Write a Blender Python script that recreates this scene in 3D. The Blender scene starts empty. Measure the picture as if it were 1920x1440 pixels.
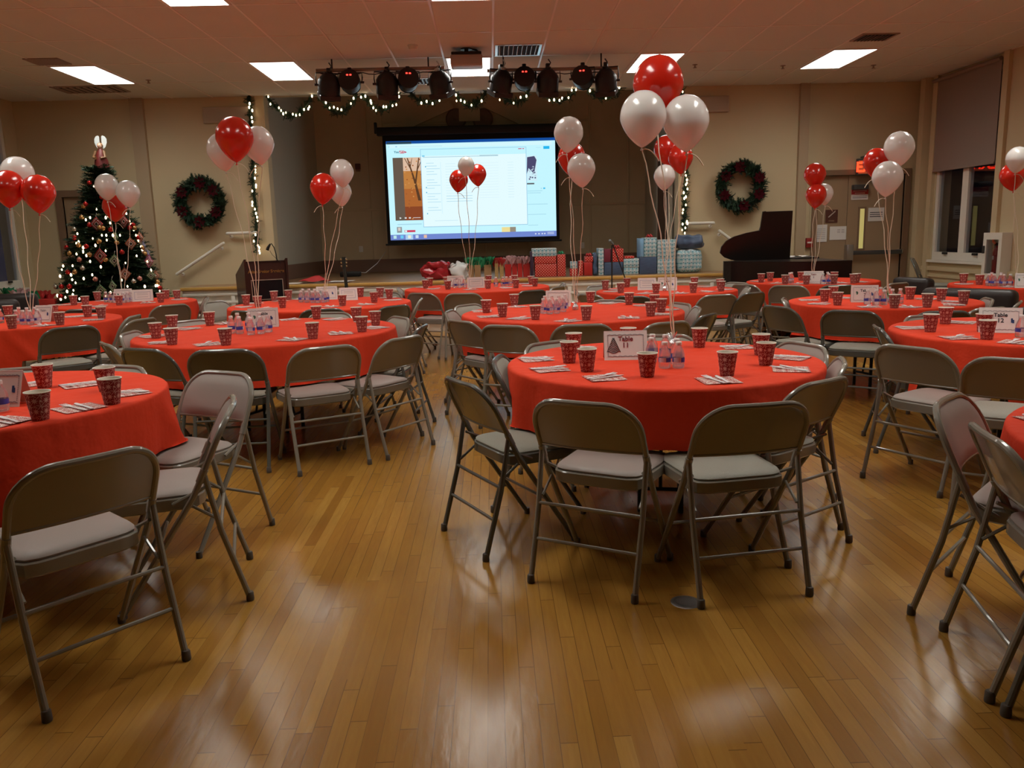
import bpy, bmesh, math, random
from mathutils import Vector, Matrix, noise
PI = math.pi
SC = bpy.context.scene
COL = SC.collection
rnd = random.Random(11)

# ---------------------------------------------------------------- camera
FPX, PITCH, YAW, ROLL, CH = 1518.99, 0.1803, 0.0215, -0.0263, 1.384
ZC, WY = 3.590, 13.06            # ceiling height, plane of the stage wall
XL, XR = -7.20, 6.82             # side walls
GX, GY, TL = -0.515, 10.628, 0.6096   # ceiling grid
ZS, YA, YB = 0.752, 12.25, 16.4  # stage floor height, stage front, stage back wall
def _basis():
    cy, sy, cp, sp = math.cos(YAW), math.sin(YAW), math.cos(PITCH), math.sin(PITCH)
    F = Vector((sy*cp, cy*cp, -sp)); rt = Vector((cy, -sy, 0)); u = rt.cross(F)
    c, s = math.cos(ROLL), math.sin(ROLL)
    return c*rt+s*u, -s*rt+c*u, F
CA, CB, CF = _basis()
CP = Vector((0, 0, CH))
def ray(px, py): return CA*((px-960)/FPX)+CB*((720-py)/FPX)+CF
def onz(px, py, z):
    d = ray(px, py); return CP+d*((z-CH)/d.z)
def ony(px, py, y):
    d = ray(px, py); return CP+d*(y/d.y)
def onx(px, py, x):
    d = ray(px, py); return CP+d*(x/d.x)
def mpp(y): return y/FPX/CF.y*0.985   # metres per picture pixel at depth y
cam = bpy.data.cameras.new('camera'); cam.sensor_width = 36; cam.lens = FPX/1920*36
cam.clip_start = 0.05; cam.clip_end = 100
co = bpy.data.objects.new('camera', cam); COL.objects.link(co)
m = Matrix((CA, CB, -CF)).transposed().to_4x4(); m.translation = CP
co.matrix_world = m
SC.camera = co
SC.view_settings.view_transform = 'Standard'; SC.view_settings.look = 'None'
SC.view_settings.gamma = 1; SC.view_settings.use_curve_mapping = False
SC.view_settings.exposure = 0.0
try:
    SC.cycles.use_denoising = True
    SC.cycles.max_bounces = 10; SC.cycles.diffuse_bounces = 5; SC.cycles.glossy_bounces = 4
    SC.cycles.transmission_bounces = 8; SC.cycles.transparent_max_bounces = 12
    SC.cycles.sample_clamp_indirect = 4.0
except Exception: pass
wd = bpy.data.worlds.new('night'); SC.world = wd; wd.use_nodes = True
wd.node_tree.nodes['Background'].inputs[0].default_value = (0.02, 0.025, 0.06, 1)
wd.node_tree.nodes['Background'].inputs[1].default_value = 0.35

# ---------------------------------------------------------------- materials
def lin(c):
    c = c/255.0
    return c/12.92 if c <= 0.04045 else ((c+0.055)/1.055)**2.4
def rgb(r, g, b): return (lin(r), lin(g), lin(b), 1)
MATS = {}
def mat(name, col, rough=.5, metal=0, spec=.5, bump=0, bscale=60, emit=None, estr=0, trans=0, ior=1.45, coat=0, var=0, vscale=8, sheen=0, alpha=1, sss=0):
    if name in MATS: return MATS[name]
    m = bpy.data.materials.new(name); m.use_nodes = True
    nt = m.node_tree; b = nt.nodes['Principled BSDF']
    I = b.inputs
    c = rgb(*col) if max(col) > 1.001 else (*col, 1)
    I['Base Color'].default_value = c
    I['Roughness'].default_value = rough; I['Metallic'].default_value = metal
    I['Specular IOR Level'].default_value = spec; I['IOR'].default_value = ior
    I['Transmission Weight'].default_value = trans; I['Coat Weight'].default_value = coat
    I['Sheen Weight'].default_value = sheen; I['Alpha'].default_value = alpha
    if sss: I['Subsurface Weight'].default_value = sss; I['Subsurface Radius'].default_value = (.05, .03, .02)
    if emit:
        I['Emission Color'].default_value = rgb(*emit) if max(emit) > 1.001 else (*emit, 1)
        I['Emission Strength'].default_value = estr
    if bump or var:
        tc = nt.nodes.new('ShaderNodeTexCoord')
    if bump:
        n = nt.nodes.new('ShaderNodeTexNoise'); n.inputs['Scale'].default_value = bscale; n.inputs['Detail'].default_value = 4
        bp = nt.nodes.new('ShaderNodeBump'); bp.inputs['Strength'].default_value = bump; bp.inputs['Distance'].default_value = .01
        nt.links.new(tc.outputs['Object'], n.inputs['Vector']); nt.links.new(n.outputs['Fac'], bp.inputs['Height'])
        nt.links.new(bp.outputs['Normal'], I['Normal'])
    if var:
        n = nt.nodes.new('ShaderNodeTexNoise'); n.inputs['Scale'].default_value = vscale; n.inputs['Detail'].default_value = 5
        mx = nt.nodes.new('ShaderNodeMix'); mx.data_type = 'RGBA'
        mx.inputs[6].default_value = tuple(x*(1-var) for x in c[:3])+(1,); mx.inputs[7].default_value = tuple(min(1, x*(1+var)) for x in c[:3])+(1,)
        nt.links.new(tc.outputs['Object'], n.inputs['Vector']); nt.links.new(n.outputs['Fac'], mx.inputs[0]); nt.links.new(mx.outputs[2], I['Base Color'])
    MATS[name] = m
    return m
class NT:
    """tiny helper to wire math nodes"""
    def __init__(s, m): s.nt = m.node_tree; s.b = s.nt.nodes['Principled BSDF']
    def new(s, t, **kw):
        n = s.nt.nodes.new(t)
        for k, v in kw.items(): setattr(n, k, v)
        return n
    def put(s, sock, v):
        if hasattr(v, 'is_output') or isinstance(v, bpy.types.NodeSocket): s.nt.links.new(v, sock)
        else: sock.default_value = v
    def ma(s, op, a, b=None, c=None):
        n = s.new('ShaderNodeMath', operation=op); s.put(n.inputs[0], a)
        if b is not None: s.put(n.inputs[1], b)
        if c is not None: s.put(n.inputs[2], c)
        return n.outputs[0]
    def mix(s, f, a, b):
        n = s.new('ShaderNodeMix', data_type='RGBA'); s.put(n.inputs[0], f); s.put(n.inputs[6], a); s.put(n.inputs[7], b); return n.outputs[2]
    def xyz(s, v):
        n = s.new('ShaderNodeSeparateXYZ'); s.put(n.inputs[0], v); return n.outputs
    def comb(s, x, y, z=0.0):
        n = s.new('ShaderNodeCombineXYZ')
        for i, v in enumerate((x, y, z)): s.put(n.inputs[i], v)
        return n.outputs[0]
    def obj(s): return s.new('ShaderNodeTexCoord').outputs['Object']
    def uv(s): return s.new('ShaderNodeTexCoord').outputs['UV']
    def noise(s, v, sc, det=3, rough=.5, dim='3D'):
        n = s.new('ShaderNodeTexNoise'); s.put(n.inputs['Vector'], v); n.inputs['Scale'].default_value = sc; n.inputs['Detail'].default_value = det; n.inputs['Roughness'].default_value = rough
        return n.outputs['Fac']
    def white(s, v, dim='2D'):
        n = s.new('ShaderNodeTexWhiteNoise', noise_dimensions=dim); s.put(n.inputs['Vector'], v); return n.outputs
    def bump(s, h, st=.3, d=.01):
        n = s.new('ShaderNodeBump'); n.inputs['Strength'].default_value = st; n.inputs['Distance'].default_value = d; s.put(n.inputs['Height'], h)
        s.nt.links.new(n.outputs['Normal'], s.b.inputs['Normal'])
    def ramp(s, f, stops):
        n = s.new('ShaderNodeValToRGB'); s.put(n.inputs[0], f); e = n.color_ramp.elements
        while len(e) < len(stops): e.new(.5)
        for i, (p, c) in enumerate(stops): e[i].position = p; e[i].color = c
        return n.outputs[0]

# ---------------------------------------------------------------- meshes
class MB:
    def __init__(s): s.v, s.f, s.mi, s.cur = [], [], [], 0
    def add(s, vs, fs, M=None):
        b = len(s.v)
        s.v += [tuple(M @ Vector(p)) if M else tuple(p) for p in vs]
        s.f += [tuple(b+i for i in f) for f in fs]; s.mi += [s.cur]*len(fs)
        return s
    def slot(s, i): s.cur = i; return s
    def box(s, lo, hi, M=None):
        (x0, y0, z0), (x1, y1, z1) = lo, hi
        vs = [(x0,y0,z0),(x1,y0,z0),(x1,y1,z0),(x0,y1,z0),(x0,y0,z1),(x1,y0,z1),(x1,y1,z1),(x0,y1,z1)]
        return s.add(vs, [(0,3,2,1),(4,5,6,7),(0,1,5,4),(1,2,6,5),(2,3,7,6),(3,0,4,7)], M)
    def rframe(s, axis, u0, v0, u1, v1, w, t0, t1, M=None, wt=None, wb=None, bottom=True):
        wt = w if wt is None else wt; wb = w if wb is None else wb
        R = [((u0, v0), (u0+w, v1)), ((u1-w, v0), (u1, v1)), ((u0+w, v1-wt), (u1-w, v1))]+([((u0+w, v0), (u1-w, v0+wb))] if bottom else [])
        for (a, b), (c, d) in R:
            if axis == 'z': s.box((a, b, t0), (c, d, t1), M)
            elif axis == 'y': s.box((a, t0, b), (c, t1, d), M)
            else: s.box((t0, a, b), (t1, c, d), M)
        return s
    def cbox(s, c, d, M=None): return s.box([c[i]-d[i]/2 for i in range(3)], [c[i]+d[i]/2 for i in range(3)], M)
    def rbox(s, lo, hi, r=.01, seg=2, M=None, warp=None):
        bm = bmesh.new(); bmesh.ops.create_cube(bm, size=1)
        for v in bm.verts:
            v.co = Vector([lo[i]+(v.co[i]+.5)*(hi[i]-lo[i]) for i in range(3)])
        bmesh.ops.bevel(bm, geom=list(bm.edges), offset=r, segments=seg, profile=.5, affect='EDGES')
        if warp:
            for v in bm.verts: v.co = warp(v.co)
        return s.bm(bm, M)
    def bm(s, bm, M=None):
        bm.verts.index_update()
        s.add([v.co.copy() for v in bm.verts], [[v.index for v in f.verts] for f in bm.faces], M); bm.free(); return s
    def tube(s, pts, r, seg=8, closed=False, cap=True, M=None):
        pts = [Vector(p) for p in pts]; n = len(pts)
        rr = r if isinstance(r, (list, tuple)) else [r]*n
        T = []
        for i in range(n):
            a = pts[i-1] if (i > 0 or closed) else pts[i]; b = pts[(i+1) % n] if (i < n-1 or closed) else pts[i]
            t = (b-a); T.append(t.normalized() if t.length > 1e-9 else Vector((0, 0, 1)))
        up = Vector((0, 0, 1)) if abs(T[0].z) < .9 else Vector((1, 0, 0))
        N = T[0].cross(up).normalized(); vs = []; fs = []
        for i in range(n):
            N = (N - T[i]*N.dot(T[i])); N = N.normalized() if N.length > 1e-6 else T[i].orthogonal().normalized()
            B = T[i].cross(N)
            for k in range(seg):
                a = 2*PI*k/seg; vs.append(pts[i]+(N*math.cos(a)+B*math.sin(a))*rr[i])
        for i in range(n-1 if not closed else n):
            j = (i+1) % n
            for k in range(seg):
                l = (k+1) % seg; fs.append((i*seg+k, i*seg+l, j*seg+l, j*seg+k))
        if cap and not closed:
            fs.append(tuple(reversed(range(seg)))); fs.append(tuple((n-1)*seg+k for k in range(seg)))
        return s.add(vs, [f[::-1] for f in fs], M)
    def lathe(s, prof, seg=20, M=None, cap0=True, cap1=True):
        vs = []; fs = []
        for r, z in prof:
            for k in range(seg): a = 2*PI*k/seg; vs.append((r*math.cos(a), r*math.sin(a), z))
        for i in range(len(prof)-1):
            for k in range(seg):
                l = (k+1) % seg; fs.append((i*seg+k, i*seg+l, (i+1)*seg+l, (i+1)*seg+k))
        if cap0: fs.append(tuple(reversed(range(seg))))
        if cap1: fs.append(tuple((len(prof)-1)*seg+k for k in range(seg)))
        return s.add(vs, fs, M)
    def sphere(s, c, r, seg=12, M=None, sc=(1, 1, 1)):
        h = seg//2; prof = [(max(1e-4, r*math.sin(PI*i/h)), -r*math.cos(PI*i/h)) for i in range(h+1)]
        return s.lathe(prof, seg, (M or Matrix()) @ Matrix.Translation(c) @ Matrix.Diagonal((*sc, 1)))
    def prism(s, poly, d0, d1, M=None):
        """polygon in local xz, extruded along y from d0 to d1"""
        n = len(poly); vs = [(x, d0, z) for x, z in poly]+[(x, d1, z) for x, z in poly]
        fs = [tuple(range(n)), tuple(range(2*n-1, n-1, -1))]+[(i, n+i, n+(i+1) % n, (i+1) % n) for i in range(n)]
        return s.add(vs, fs, M)
    def grid(s, fn, nu, nv, M=None, closeu=False):
        vs = [fn(i/(nu if closeu else nu-1), j/(nv-1)) for j in range(nv) for i in range(nu)]; fs = []
        for j in range(nv-1):
            for i in range(nu if closeu else nu-1):
                k = (i+1) % nu; fs.append((j*nu+i, j*nu+k, (j+1)*nu+k, (j+1)*nu+i))
        return s.add(vs, fs, M)
    def mesh(s, name, mats, smooth=35, fix=True):
        me = bpy.data.meshes.new(name); me.from_pydata(s.v, [], s.f)
        for m_ in (mats if isinstance(mats, (list, tuple)) else [mats]): me.materials.append(m_)
        me.polygons.foreach_set('material_index', s.mi)
        if fix:
            b = bmesh.new(); b.from_mesh(me); bmesh.ops.recalc_face_normals(b, faces=b.faces); b.to_mesh(me); b.free()
        me.update()
        if smooth:
            me.shade_smooth(); me.set_sharp_from_angle(angle=math.radians(smooth))
        return me
    def build(s, name, mats, parent=None, smooth=35, loc=None, fix=True):
        o = bpy.data.objects.new(name, s.mesh(name, mats, smooth, fix)); COL.objects.link(o)
        if parent: o.parent = parent
        if loc is not None: o.location = loc
        return o
def tag(o, label=None, cat=None, group=None, kind=None):
    if label: o['label'] = label
    if cat: o['category'] = cat
    if group: o['group'] = group
    if kind: o['kind'] = kind
    return o
def thing(name, label, cat, loc=(0, 0, 0), rz=0, group=None):
    o = bpy.data.objects.new(name, None); o.empty_display_size = .1; COL.objects.link(o)
    o.location = loc; o.rotation_euler = (0, 0, rz)
    return tag(o, label, cat, group)
def struct(name, mb, mats, label=None, parent=None, smooth=30):
    o = mb.build(name, mats, parent, smooth); tag(o, label, None, None, None if parent else 'structure')
    if not parent: o['category'] = name.split('_')[0] if not name.startswith('stage') else 'stage'
    return o
def dup(o, loc=None, rz=None, label=None, group=None, parent=None):
    c = o.copy(); COL.objects.link(c)
    if parent is not None: c.parent = parent
    for ch in list(o.children): dup(ch, parent=c)
    if loc is not None: c.location = loc
    if rz is not None: c.rotation_euler = (0, 0, rz)
    if label: c['label'] = label
    if group: c['group'] = group
    return c
def text(name, body, size, m_, parent=None, M=None, ext=.0005, align='CENTER', bold=0):
    cu = bpy.data.curves.new(name, 'FONT'); cu.body = body; cu.size = size; cu.extrude = ext; cu.align_x = align; cu.align_y = 'CENTER'; cu.offset = bold
    cu.materials.append(m_); o = bpy.data.objects.new(name, cu); COL.objects.link(o)
    if parent: o.parent = parent
    if M is not None: o.matrix_local = M
    return o
def RX(a): return Matrix.Rotation(a, 4, 'X')
def RY(a): return Matrix.Rotation(a, 4, 'Y')
def RZ(a): return Matrix.Rotation(a, 4, 'Z')
def TR(*p): return Matrix.Translation(p if len(p) == 3 else p[0])
def walls_with_holes(mb, axis, u0, u1, z0, z1, t0, t1, holes):
    """a wall in the (u,z) plane between depths t0..t1 with rectangular openings"""
    us = sorted({u0, u1, *[h[0] for h in holes], *[h[1] for h in holes]}); zs = sorted({z0, z1, *[h[2] for h in holes], *[h[3] for h in holes]})
    us = [u for u in us if u0 <= u <= u1]; zs = [z for z in zs if z0 <= z <= z1]
    for i in range(len(us)-1):
        run = None
        for j in range(len(zs)-1):
            uc, zc_ = (us[i]+us[i+1])/2, (zs[j]+zs[j+1])/2
            if any(h[0] < uc < h[1] and h[2] < zc_ < h[3] for h in holes): continue
            a, b = (us[i], zs[j]), (us[i+1], zs[j+1])
            if axis == 'x': mb.box((a[0], t0, a[1]), (b[0], t1, b[1]))
            else: mb.box((t0, a[0], a[1]), (t1, b[0], b[1]))
    return mb
def ftext(nm, body, size, m_, parent, M_, bold=0):
    o = text(nm, body, size, m_, None, None, bold=bold); bpy.context.view_layer.update()
    me = bpy.data.meshes.new_from_object(o.evaluated_get(bpy.context.evaluated_depsgraph_get())); cu = o.data; bpy.data.objects.remove(o); bpy.data.curves.remove(cu)
    o = bpy.data.objects.new(nm, me); COL.objects.link(o); me.materials.clear(); me.materials.append(m_)
    if parent: o.parent = parent
    o.matrix_local = M_; return o
# ================================================================ materials of the room
M_wall = mat('beige_wall_paint', (0.585, 0.48, 0.295), .6, bump=.05, bscale=90, var=.04, vscale=1.5)
M_wtrim = mat('tan_trim', (0.43, 0.33, 0.21), .5)
M_stagewall = mat('stage_wall_paint', (0.60, 0.48, 0.295), .6, var=.04)
M_greywall = mat('grey_wing_paint', (0.50, 0.46, 0.36), .6)
M_white = mat('white_paint', (0.78, 0.75, 0.66), .45)
M_tile = mat('ceiling_tile', (0.64, 0.65, 0.60), .85, bump=.15, bscale=140, var=.03, vscale=2)
M_bar = mat('ceiling_bar_paint', (0.80, 0.74, 0.70), .3, spec=.6)
M_wood = mat('stage_wood', (0.30, 0.17, 0.08), .4, var=.2, vscale=3)
M_gold = mat('varnished_edge', (0.60, 0.36, 0.10), .3, coat=.3)
M_brown = mat('brown_base_paint', (0.20, 0.11, 0.07), .5)
M_door = mat('brown_door_paint', (0.36, 0.25, 0.15), .4)
M_dframe = mat('brown_frame_paint', (0.24, 0.15, 0.09), .4)
M_steel = mat('brushed_steel', (0.45, 0.44, 0.42), .35, metal=.9)
M_dsteel = mat('dark_steel', (0.10, 0.10, 0.10), .4, metal=.6)
M_black = mat('black_paint', (0.012, 0.011, 0.011), .45)
M_matblack = mat('matte_black', (0.01, 0.01, 0.011), .8)
M_paper = mat('white_paper', (0.80, 0.78, 0.74), .7)
M_ink = mat('black_ink', (0.03, 0.03, 0.035), .7)
M_redink = mat('dark_red_ink', (0.22, 0.03, 0.04), .7)
M_glass = mat('window_glass', (0.9, 0.95, 1.0), .02, trans=1.0, ior=1.45)
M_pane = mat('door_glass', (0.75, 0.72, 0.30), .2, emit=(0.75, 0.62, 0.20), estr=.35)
# wood strip floor: boards run along y
def floor_material():
    m_ = mat('maple_strip_floor', (0.5, 0.3, 0.1), .28); n = NT(m_)
    x, y, z = n.xyz(n.obj())
    W = .0502
    u = n.ma('DIVIDE', x, W); iu = n.ma('FLOOR', u); fu = n.ma('FRACT', u)
    off = n.white(n.comb(iu, 3.7))[0]
    L = n.ma('ADD', .75, n.ma('MULTIPLY', n.white(n.comb(iu, 9.1))[0], .6))
    v = n.ma('ADD', n.ma('DIVIDE', y, L), n.ma('MULTIPLY', off, 7.0)); iv = n.ma('FLOOR', v); fv = n.ma('FRACT', v)
    t = n.white(n.comb(iu, iv))[0]
    base = n.ramp(t, [(0, (.30, .138, .021, 1)), (.2, (.355, .172, .027, 1)), (.55, (.38, .188, .030, 1)), (.88, (.41, .208, .036, 1)), (1, (.455, .245, .048, 1))])
    g = n.noise(n.comb(n.ma('MULTIPLY', x, 26.0), n.ma('ADD', n.ma('MULTIPLY', y, 2.2), n.ma('MULTIPLY', t, 40.0)), 0.0), 2.6, 5, .6)
    base = n.mix(n.ma('MULTIPLY', n.ma('SUBTRACT', g, .35), .85), base, (.23, .095, .022, 1))
    big = n.noise(n.comb(x, y, 0.0), .55, 3)
    base = n.mix(n.ma('MULTIPLY', n.ma('SUBTRACT', big, .38), .6), base, (.28, .13, .034, 1))
    e1 = n.ma('LESS_THAN', n.ma('MINIMUM', fu, n.ma('SUBTRACT', 1.0, fu)), .022)
    e2 = n.ma('LESS_THAN', n.ma('MULTIPLY', n.ma('MINIMUM', fv, n.ma('SUBTRACT', 1.0, fv)), L), .0016)
    gap = n.ma('MAXIMUM', n.ma('MULTIPLY', e1, n.ma('GREATER_THAN', n.white(n.comb(iu, n.ma('FLOOR', n.ma('DIVIDE', y, .8))))[0], .35)), e2)
    col = n.mix(n.ma('MULTIPLY', gap, .62), base, (.05, .02, .008, 1))
    n.put(n.b.inputs['Base Color'], col)
    rg = n.noise(n.comb(x, y, 0.0), 1.6, 4, .6)
    n.put(n.b.inputs['Roughness'], n.ma('ADD', .13, n.ma('MULTIPLY', rg, .20)))
    n.b.inputs['Specular IOR Level'].default_value = .5; n.b.inputs['Coat Weight'].default_value = .18; n.b.inputs['Coat Roughness'].default_value = .20
    h = n.ma('ADD', n.ma('MULTIPLY', n.noise(n.comb(n.ma('MULTIPLY', x, 3.0), y, 0.0), 9, 3), .5), n.ma('MULTIPLY', t, .10))
    n.bump(n.ma('SUBTRACT', h, n.ma('MULTIPLY', gap, .4)), .10, .02)
    return m_
M_floor = floor_material()
# ================================================================ shell
YBK = -8.0
f = MB().box((XL-.3, YBK-.3, -.12), (XR+.3, YB+.4, 0)); struct('floor', f, M_floor, 'worn honey coloured wood strip floor of the hall')
c = MB().box((XL-.3, YBK-.3, ZC), (XR+.3, WY+.02, ZC+.12)); struct('ceiling', c, M_tile, 'dropped ceiling of reddish lit tiles')
g = MB()
i0 = int((XL-GX)/TL)-1
for i in range(i0, int((XR-GX)/TL)+2):
    x = GX+i*TL
    if XL < x < XR: g.box((x-.011, YBK, ZC-.004), (x+.011, WY, ZC+.002))
for j in range(-16, 2):
    y = GY+j*2*TL
    if YBK < y < WY: g.box((XL, y-.011, ZC-.0035), (XR, y+.011, ZC+.002))
struct('trim_1', g, M_bar, 'grid of thin metal bars between the ceiling tiles')
PX0, PX1 = -3.52, 3.10            # stage opening
P1 = (-5.42, -5.22); P2 = (4.86, 5.01)
D1 = (-6.62, -5.72, 0, 2.16)      # door behind the tree
pd0, pd1 = ony(1525, 400, WY).x, ony(1700, 400, WY).x
D2 = (pd0+.06, pd1-.06, 0, 2.20)
wb = MB(); walls_with_holes(wb, 'x', XL-.3, XR+.3, 0, 4.7, WY, WY+.2, [(PX0, PX1, 0, ZC+.005), D1, D2])  # unseen header above the ceiling line is added to block light
struct('wall_back', wb, M_wall, 'beige wall around the stage opening')
tr = MB()
for a, b in (P1, P2): tr.box((a, WY-.07, 0), (b, WY+.01, ZC))  # raised strips, a darker tan than the wall around them
struct('trim_2', tr, M_wtrim, 'two narrow strips in darker tan on the wall beside the stage')
# side wall on the window side: opening for the tall window
WW = (11.02, 12.56, .86, 3.46)
wr = MB(); walls_with_holes(wr, 'y', YBK-.3, WY+.2, 0, ZC+.1, XR, XR+.25, [WW]); struct('wall_right', wr, M_wall, 'beige side wall with the night window')
wl = MB(); WLH = (11.3, 12.75, .80, 3.3)
walls_with_holes(wl, 'y', YBK-.3, WY+.2, 0, ZC+.1, XL-.25, XL, [WLH]); struct('wall_left', wl, M_wall, 'beige side wall beyond the Christmas tree')
struct('wall_front', MB().box((XL-.3, YBK-.2, 0), (XR+.3, YBK, ZC+.1)), mat('dark_back_wall', (.16, .12, .08), .7), 'unseen wall behind the camera, darkened to cut fill light')  # unseen wall, set far back and dark to reduce bounce from behind
# corner post and rails on the window wall
cp = MB().box((XR-.14, WY-.30, 0), (XR+.01, WY-.16, ZC)).box((XR-.05, WW[1]+.02, 0), (XR+.01, WW[1]+.14, ZC)).box((XR-.05, WW[0]-.14, .80), (XR+.01, WW[0]-.02, ZC))
struct('trim_3', cp, M_wall, 'beige corner post and window casing')
rl = MB().box((XR-.035, YBK, .70), (XR+.01, WY-.3, .76)).box((XR-.02, YBK, .60), (XR+.01, WY-.3, .63)).box((XR-.03, YBK, 0), (XR+.01, WY-.3, .14)).box((XL-.01, YBK, 0), (XL+.03, WY, .14))
struct('baseboard_right', rl, M_wall, 'chair rail and skirting of the window wall')
# windows
def window(name, lab, x, s, W, lights):
    y0, y1, z0, z1 = W
    fr = MB(); t = .07
    xs = (x+.02*s, x+.10*s); a, b = min(xs), max(xs)
    fr.rframe('x', y0, z0, y1, z1, t, a, b, wb=t+.05)
    for k in range(1, lights):
        yc = y0+(y1-y0)*k/lights; fr.box((a, yc-.075, z0+t+.05), (b, yc+.075, z1-t))
    for k in range(lights*2):
        yc = y0+(y1-y0)*(k+.5)/lights/2
    w = struct(name, fr, M_white, lab)
    struct('pane', MB().box((x+.055*s-.003, y0+.02, z0+.02), (x+.055*s+.003, y1-.02, z1-.02)), M_glass, None, w)
    sl = MB().box((min(x-.05*s, x+.12*s), y0-.04, z0-.035), (max(x-.05*s, x+.12*s), y1+.04, z0)); struct('sill', sl, M_white, None, w)
    for k in range(lights):
        yc = y0+(y1-y0)*(k+.5)/lights
        struct('latch', MB().box((x-.012 if s > 0 else x, yc-.05, z0+.09), (x+.03 if s > 0 else x+.012, yc+.05, z0+.12)), M_black, None, w)
    return w
window('window_1', 'tall night window with white frame under the roller shade', XR, 1, WW, 2)
window('window_2', 'white framed night window cut off by the picture edge', XL, -1, WLH, 2)
# night outside the windows: dark brick building and ground
nb = MB().box((XR+4, 6, -1), (XR+5, 20, 6)); struct('exterior_wall', nb, mat('night_brick', (.05, .035, .03), .9), 'dark building outside the window')
ng = MB().box((XR+.3, 0, -.6), (XR+4.2, 22, -.5)); struct('exterior_ground', ng, mat('night_ground', (.03, .03, .035), .9), 'dark ground outside the window')
# roller shade
rs = thing('roller_shade', 'beige roller shade drawn halfway down the tall window', 'shade', (XR-.03, 0, 0))
M_shade = mat('taupe_shade_cloth', (0.27, 0.205, 0.17), .8, bump=.05, bscale=300)
y0, y1 = 11.05, 12.70
MB().box((-.006, y0, 2.20), (0, y1, 3.50)).build('shade_cloth', M_shade, rs)
MB().tube([(-.02, y0, 3.52), (-.02, y1, 3.52)], .028, 12).build('roller_tube', M_shade, rs)
MB().rbox((-.018, y0, 2.175), (.004, y1, 2.205), .006).build('hem_bar', M_shade, rs)
# ================================================================ stage
wx0, wx1 = -3.34, 3.09
st = MB().box((PX0-1.1, YA+.02, 0), (PX1+.85, WY, ZS-.03)).box((PX0, WY-.01, 0), (PX1, YB+.1, ZS-.03))
struct('stage_floor_base', st, M_white, 'white stage front below the gold edge')
sf = MB().box((PX0-1.1, YA, ZS-.03), (PX1+.85, WY, ZS)).box((PX0, WY-.01, ZS-.03), (PX1, YB+.1, ZS)); struct('stage_floor', sf, M_wood, 'brown wooden stage floor')
struct('trim_4', MB().rbox((PX0-1.12, YA-.025, ZS-.045), (PX1+.87, YA+.03, ZS+.004), .012), M_gold, 'varnished golden nosing along the stage edge')
mo = MB()
for z in (.62, .50, .30, .12): mo.rbox((PX0-1.1, YA-.012, z), (PX1+.85, YA+.03, z+.04), .008)
for k in range(12): x = PX0-1.1+k*.72; mo.rbox((x, YA-.008, .02), (x+.06, YA+.03, .66), .006)
struct('trim_5', mo, M_white, 'white panel mouldings on the stage front')
sp = MB()
for k in range(4): sp.box((PX0-1.1-.3*(k+1), YA+.1, 0), (PX0-1.1-.3*k, WY-.02, ZS-.03-.18*(k+1)+.03))
struct('stage_floor_steps', sp, M_wood, 'wooden steps at the stage end')
sb = MB().box((PX0-.4, YB, 0), (PX1+.4, YB+.2, 4.7)); struct('stage_wall_back', sb, M_stagewall, 'tan panelled wall at the back of the stage')
pn = MB()
for x in (-2.35, -2.05, 1.62, 2.0, 2.75): pn.rbox((x-.02, YB-.02, ZS+.25), (x+.02, YB+.01, 3.9), .006)
pn.rbox((PX0+.2, YB-.022, 1.95), (PX1, YB+.01, 1.99), .006)
for x in (-.9, -.45, -.1, .35, .75): pn.rbox((x-.015, YB-.02, ZS+.25), (x+.015, YB+.01, 1.45), .005)
for x0, x1 in ((-2.0, -.7), (.9, 1.95)): pn.rbox((x0, YB-.02, 3.55), (x1, YB+.01, 3.6), .005)
struct('trim_6', pn, M_stagewall, 'raised panel mouldings of the stage back wall')
struct('baseboard_back', MB().box((PX0, YB-.03, ZS), (PX1, YB+.01, ZS+.25)), M_brown, 'dark brown skirting at the back of the stage')
def wing(name, x0, x1, lab):
    w = MB(); d = .12 if x0 < 0 else -.12
    w.add([(x0, WY+.19, 0), (x1, YB+.02, 0), (x1, YB+.02, 4.7), (x0, WY+.19, 4.7), (x0-d, WY+.19, 0), (x1-d, YB+.02, 0), (x1-d, YB+.02, 4.7), (x0-d, WY+.19, 4.7)],
          [(0, 1, 2, 3), (4, 7, 6, 5), (0, 4, 5, 1), (3, 2, 6, 7), (0, 3, 7, 4), (1, 5, 6, 2)])
    struct(name, w, M_greywall, lab)
wing('stage_wall_left', PX0-.02, wx0, 'grey wing wall of the stage on the lectern side')
wing('stage_wall_right', PX1+.02, wx1, 'grey wing wall of the stage on the gift side')
for nm, x0, x1 in (('baseboard_left', PX0, wx0+.02), ('baseboard_front', PX1, wx1-.02)):
    b_ = MB(); s_ = .025 if x0 < 0 else -.025
    b_.add([(x0, WY+.2, ZS), (x1, YB, ZS), (x1, YB, ZS+.25), (x0, WY+.2, ZS+.25), (x0+s_, WY+.2, ZS), (x1+s_, YB, ZS), (x1+s_, YB, ZS+.25), (x0+s_, WY+.2, ZS+.25)], [(0,1,2,3),(4,5,6,7),(3,2,6,7),(0,1,5,4),(0,3,7,4),(1,2,6,5)])
    struct(nm, b_, M_brown, 'dark brown skirting of a stage wing')
struct('stage_ceiling', MB().box((PX0-.4, WY+.1, 4.6), (PX1+.4, YB+.3, 4.7)), mat('stage_ceiling_paint', (.2, .17, .13), .8), 'ceiling over the stage')
# casing strips beside the stage opening
cs = MB().box((PX0-.01, WY-.03, ZS), (PX0+.12, WY+.2, ZC)).box((PX1-.12, WY-.03, ZS), (PX1+.01, WY+.2, ZC)); struct('trim_7', cs, M_wall, 'beige casings at both sides of the stage opening')
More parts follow.
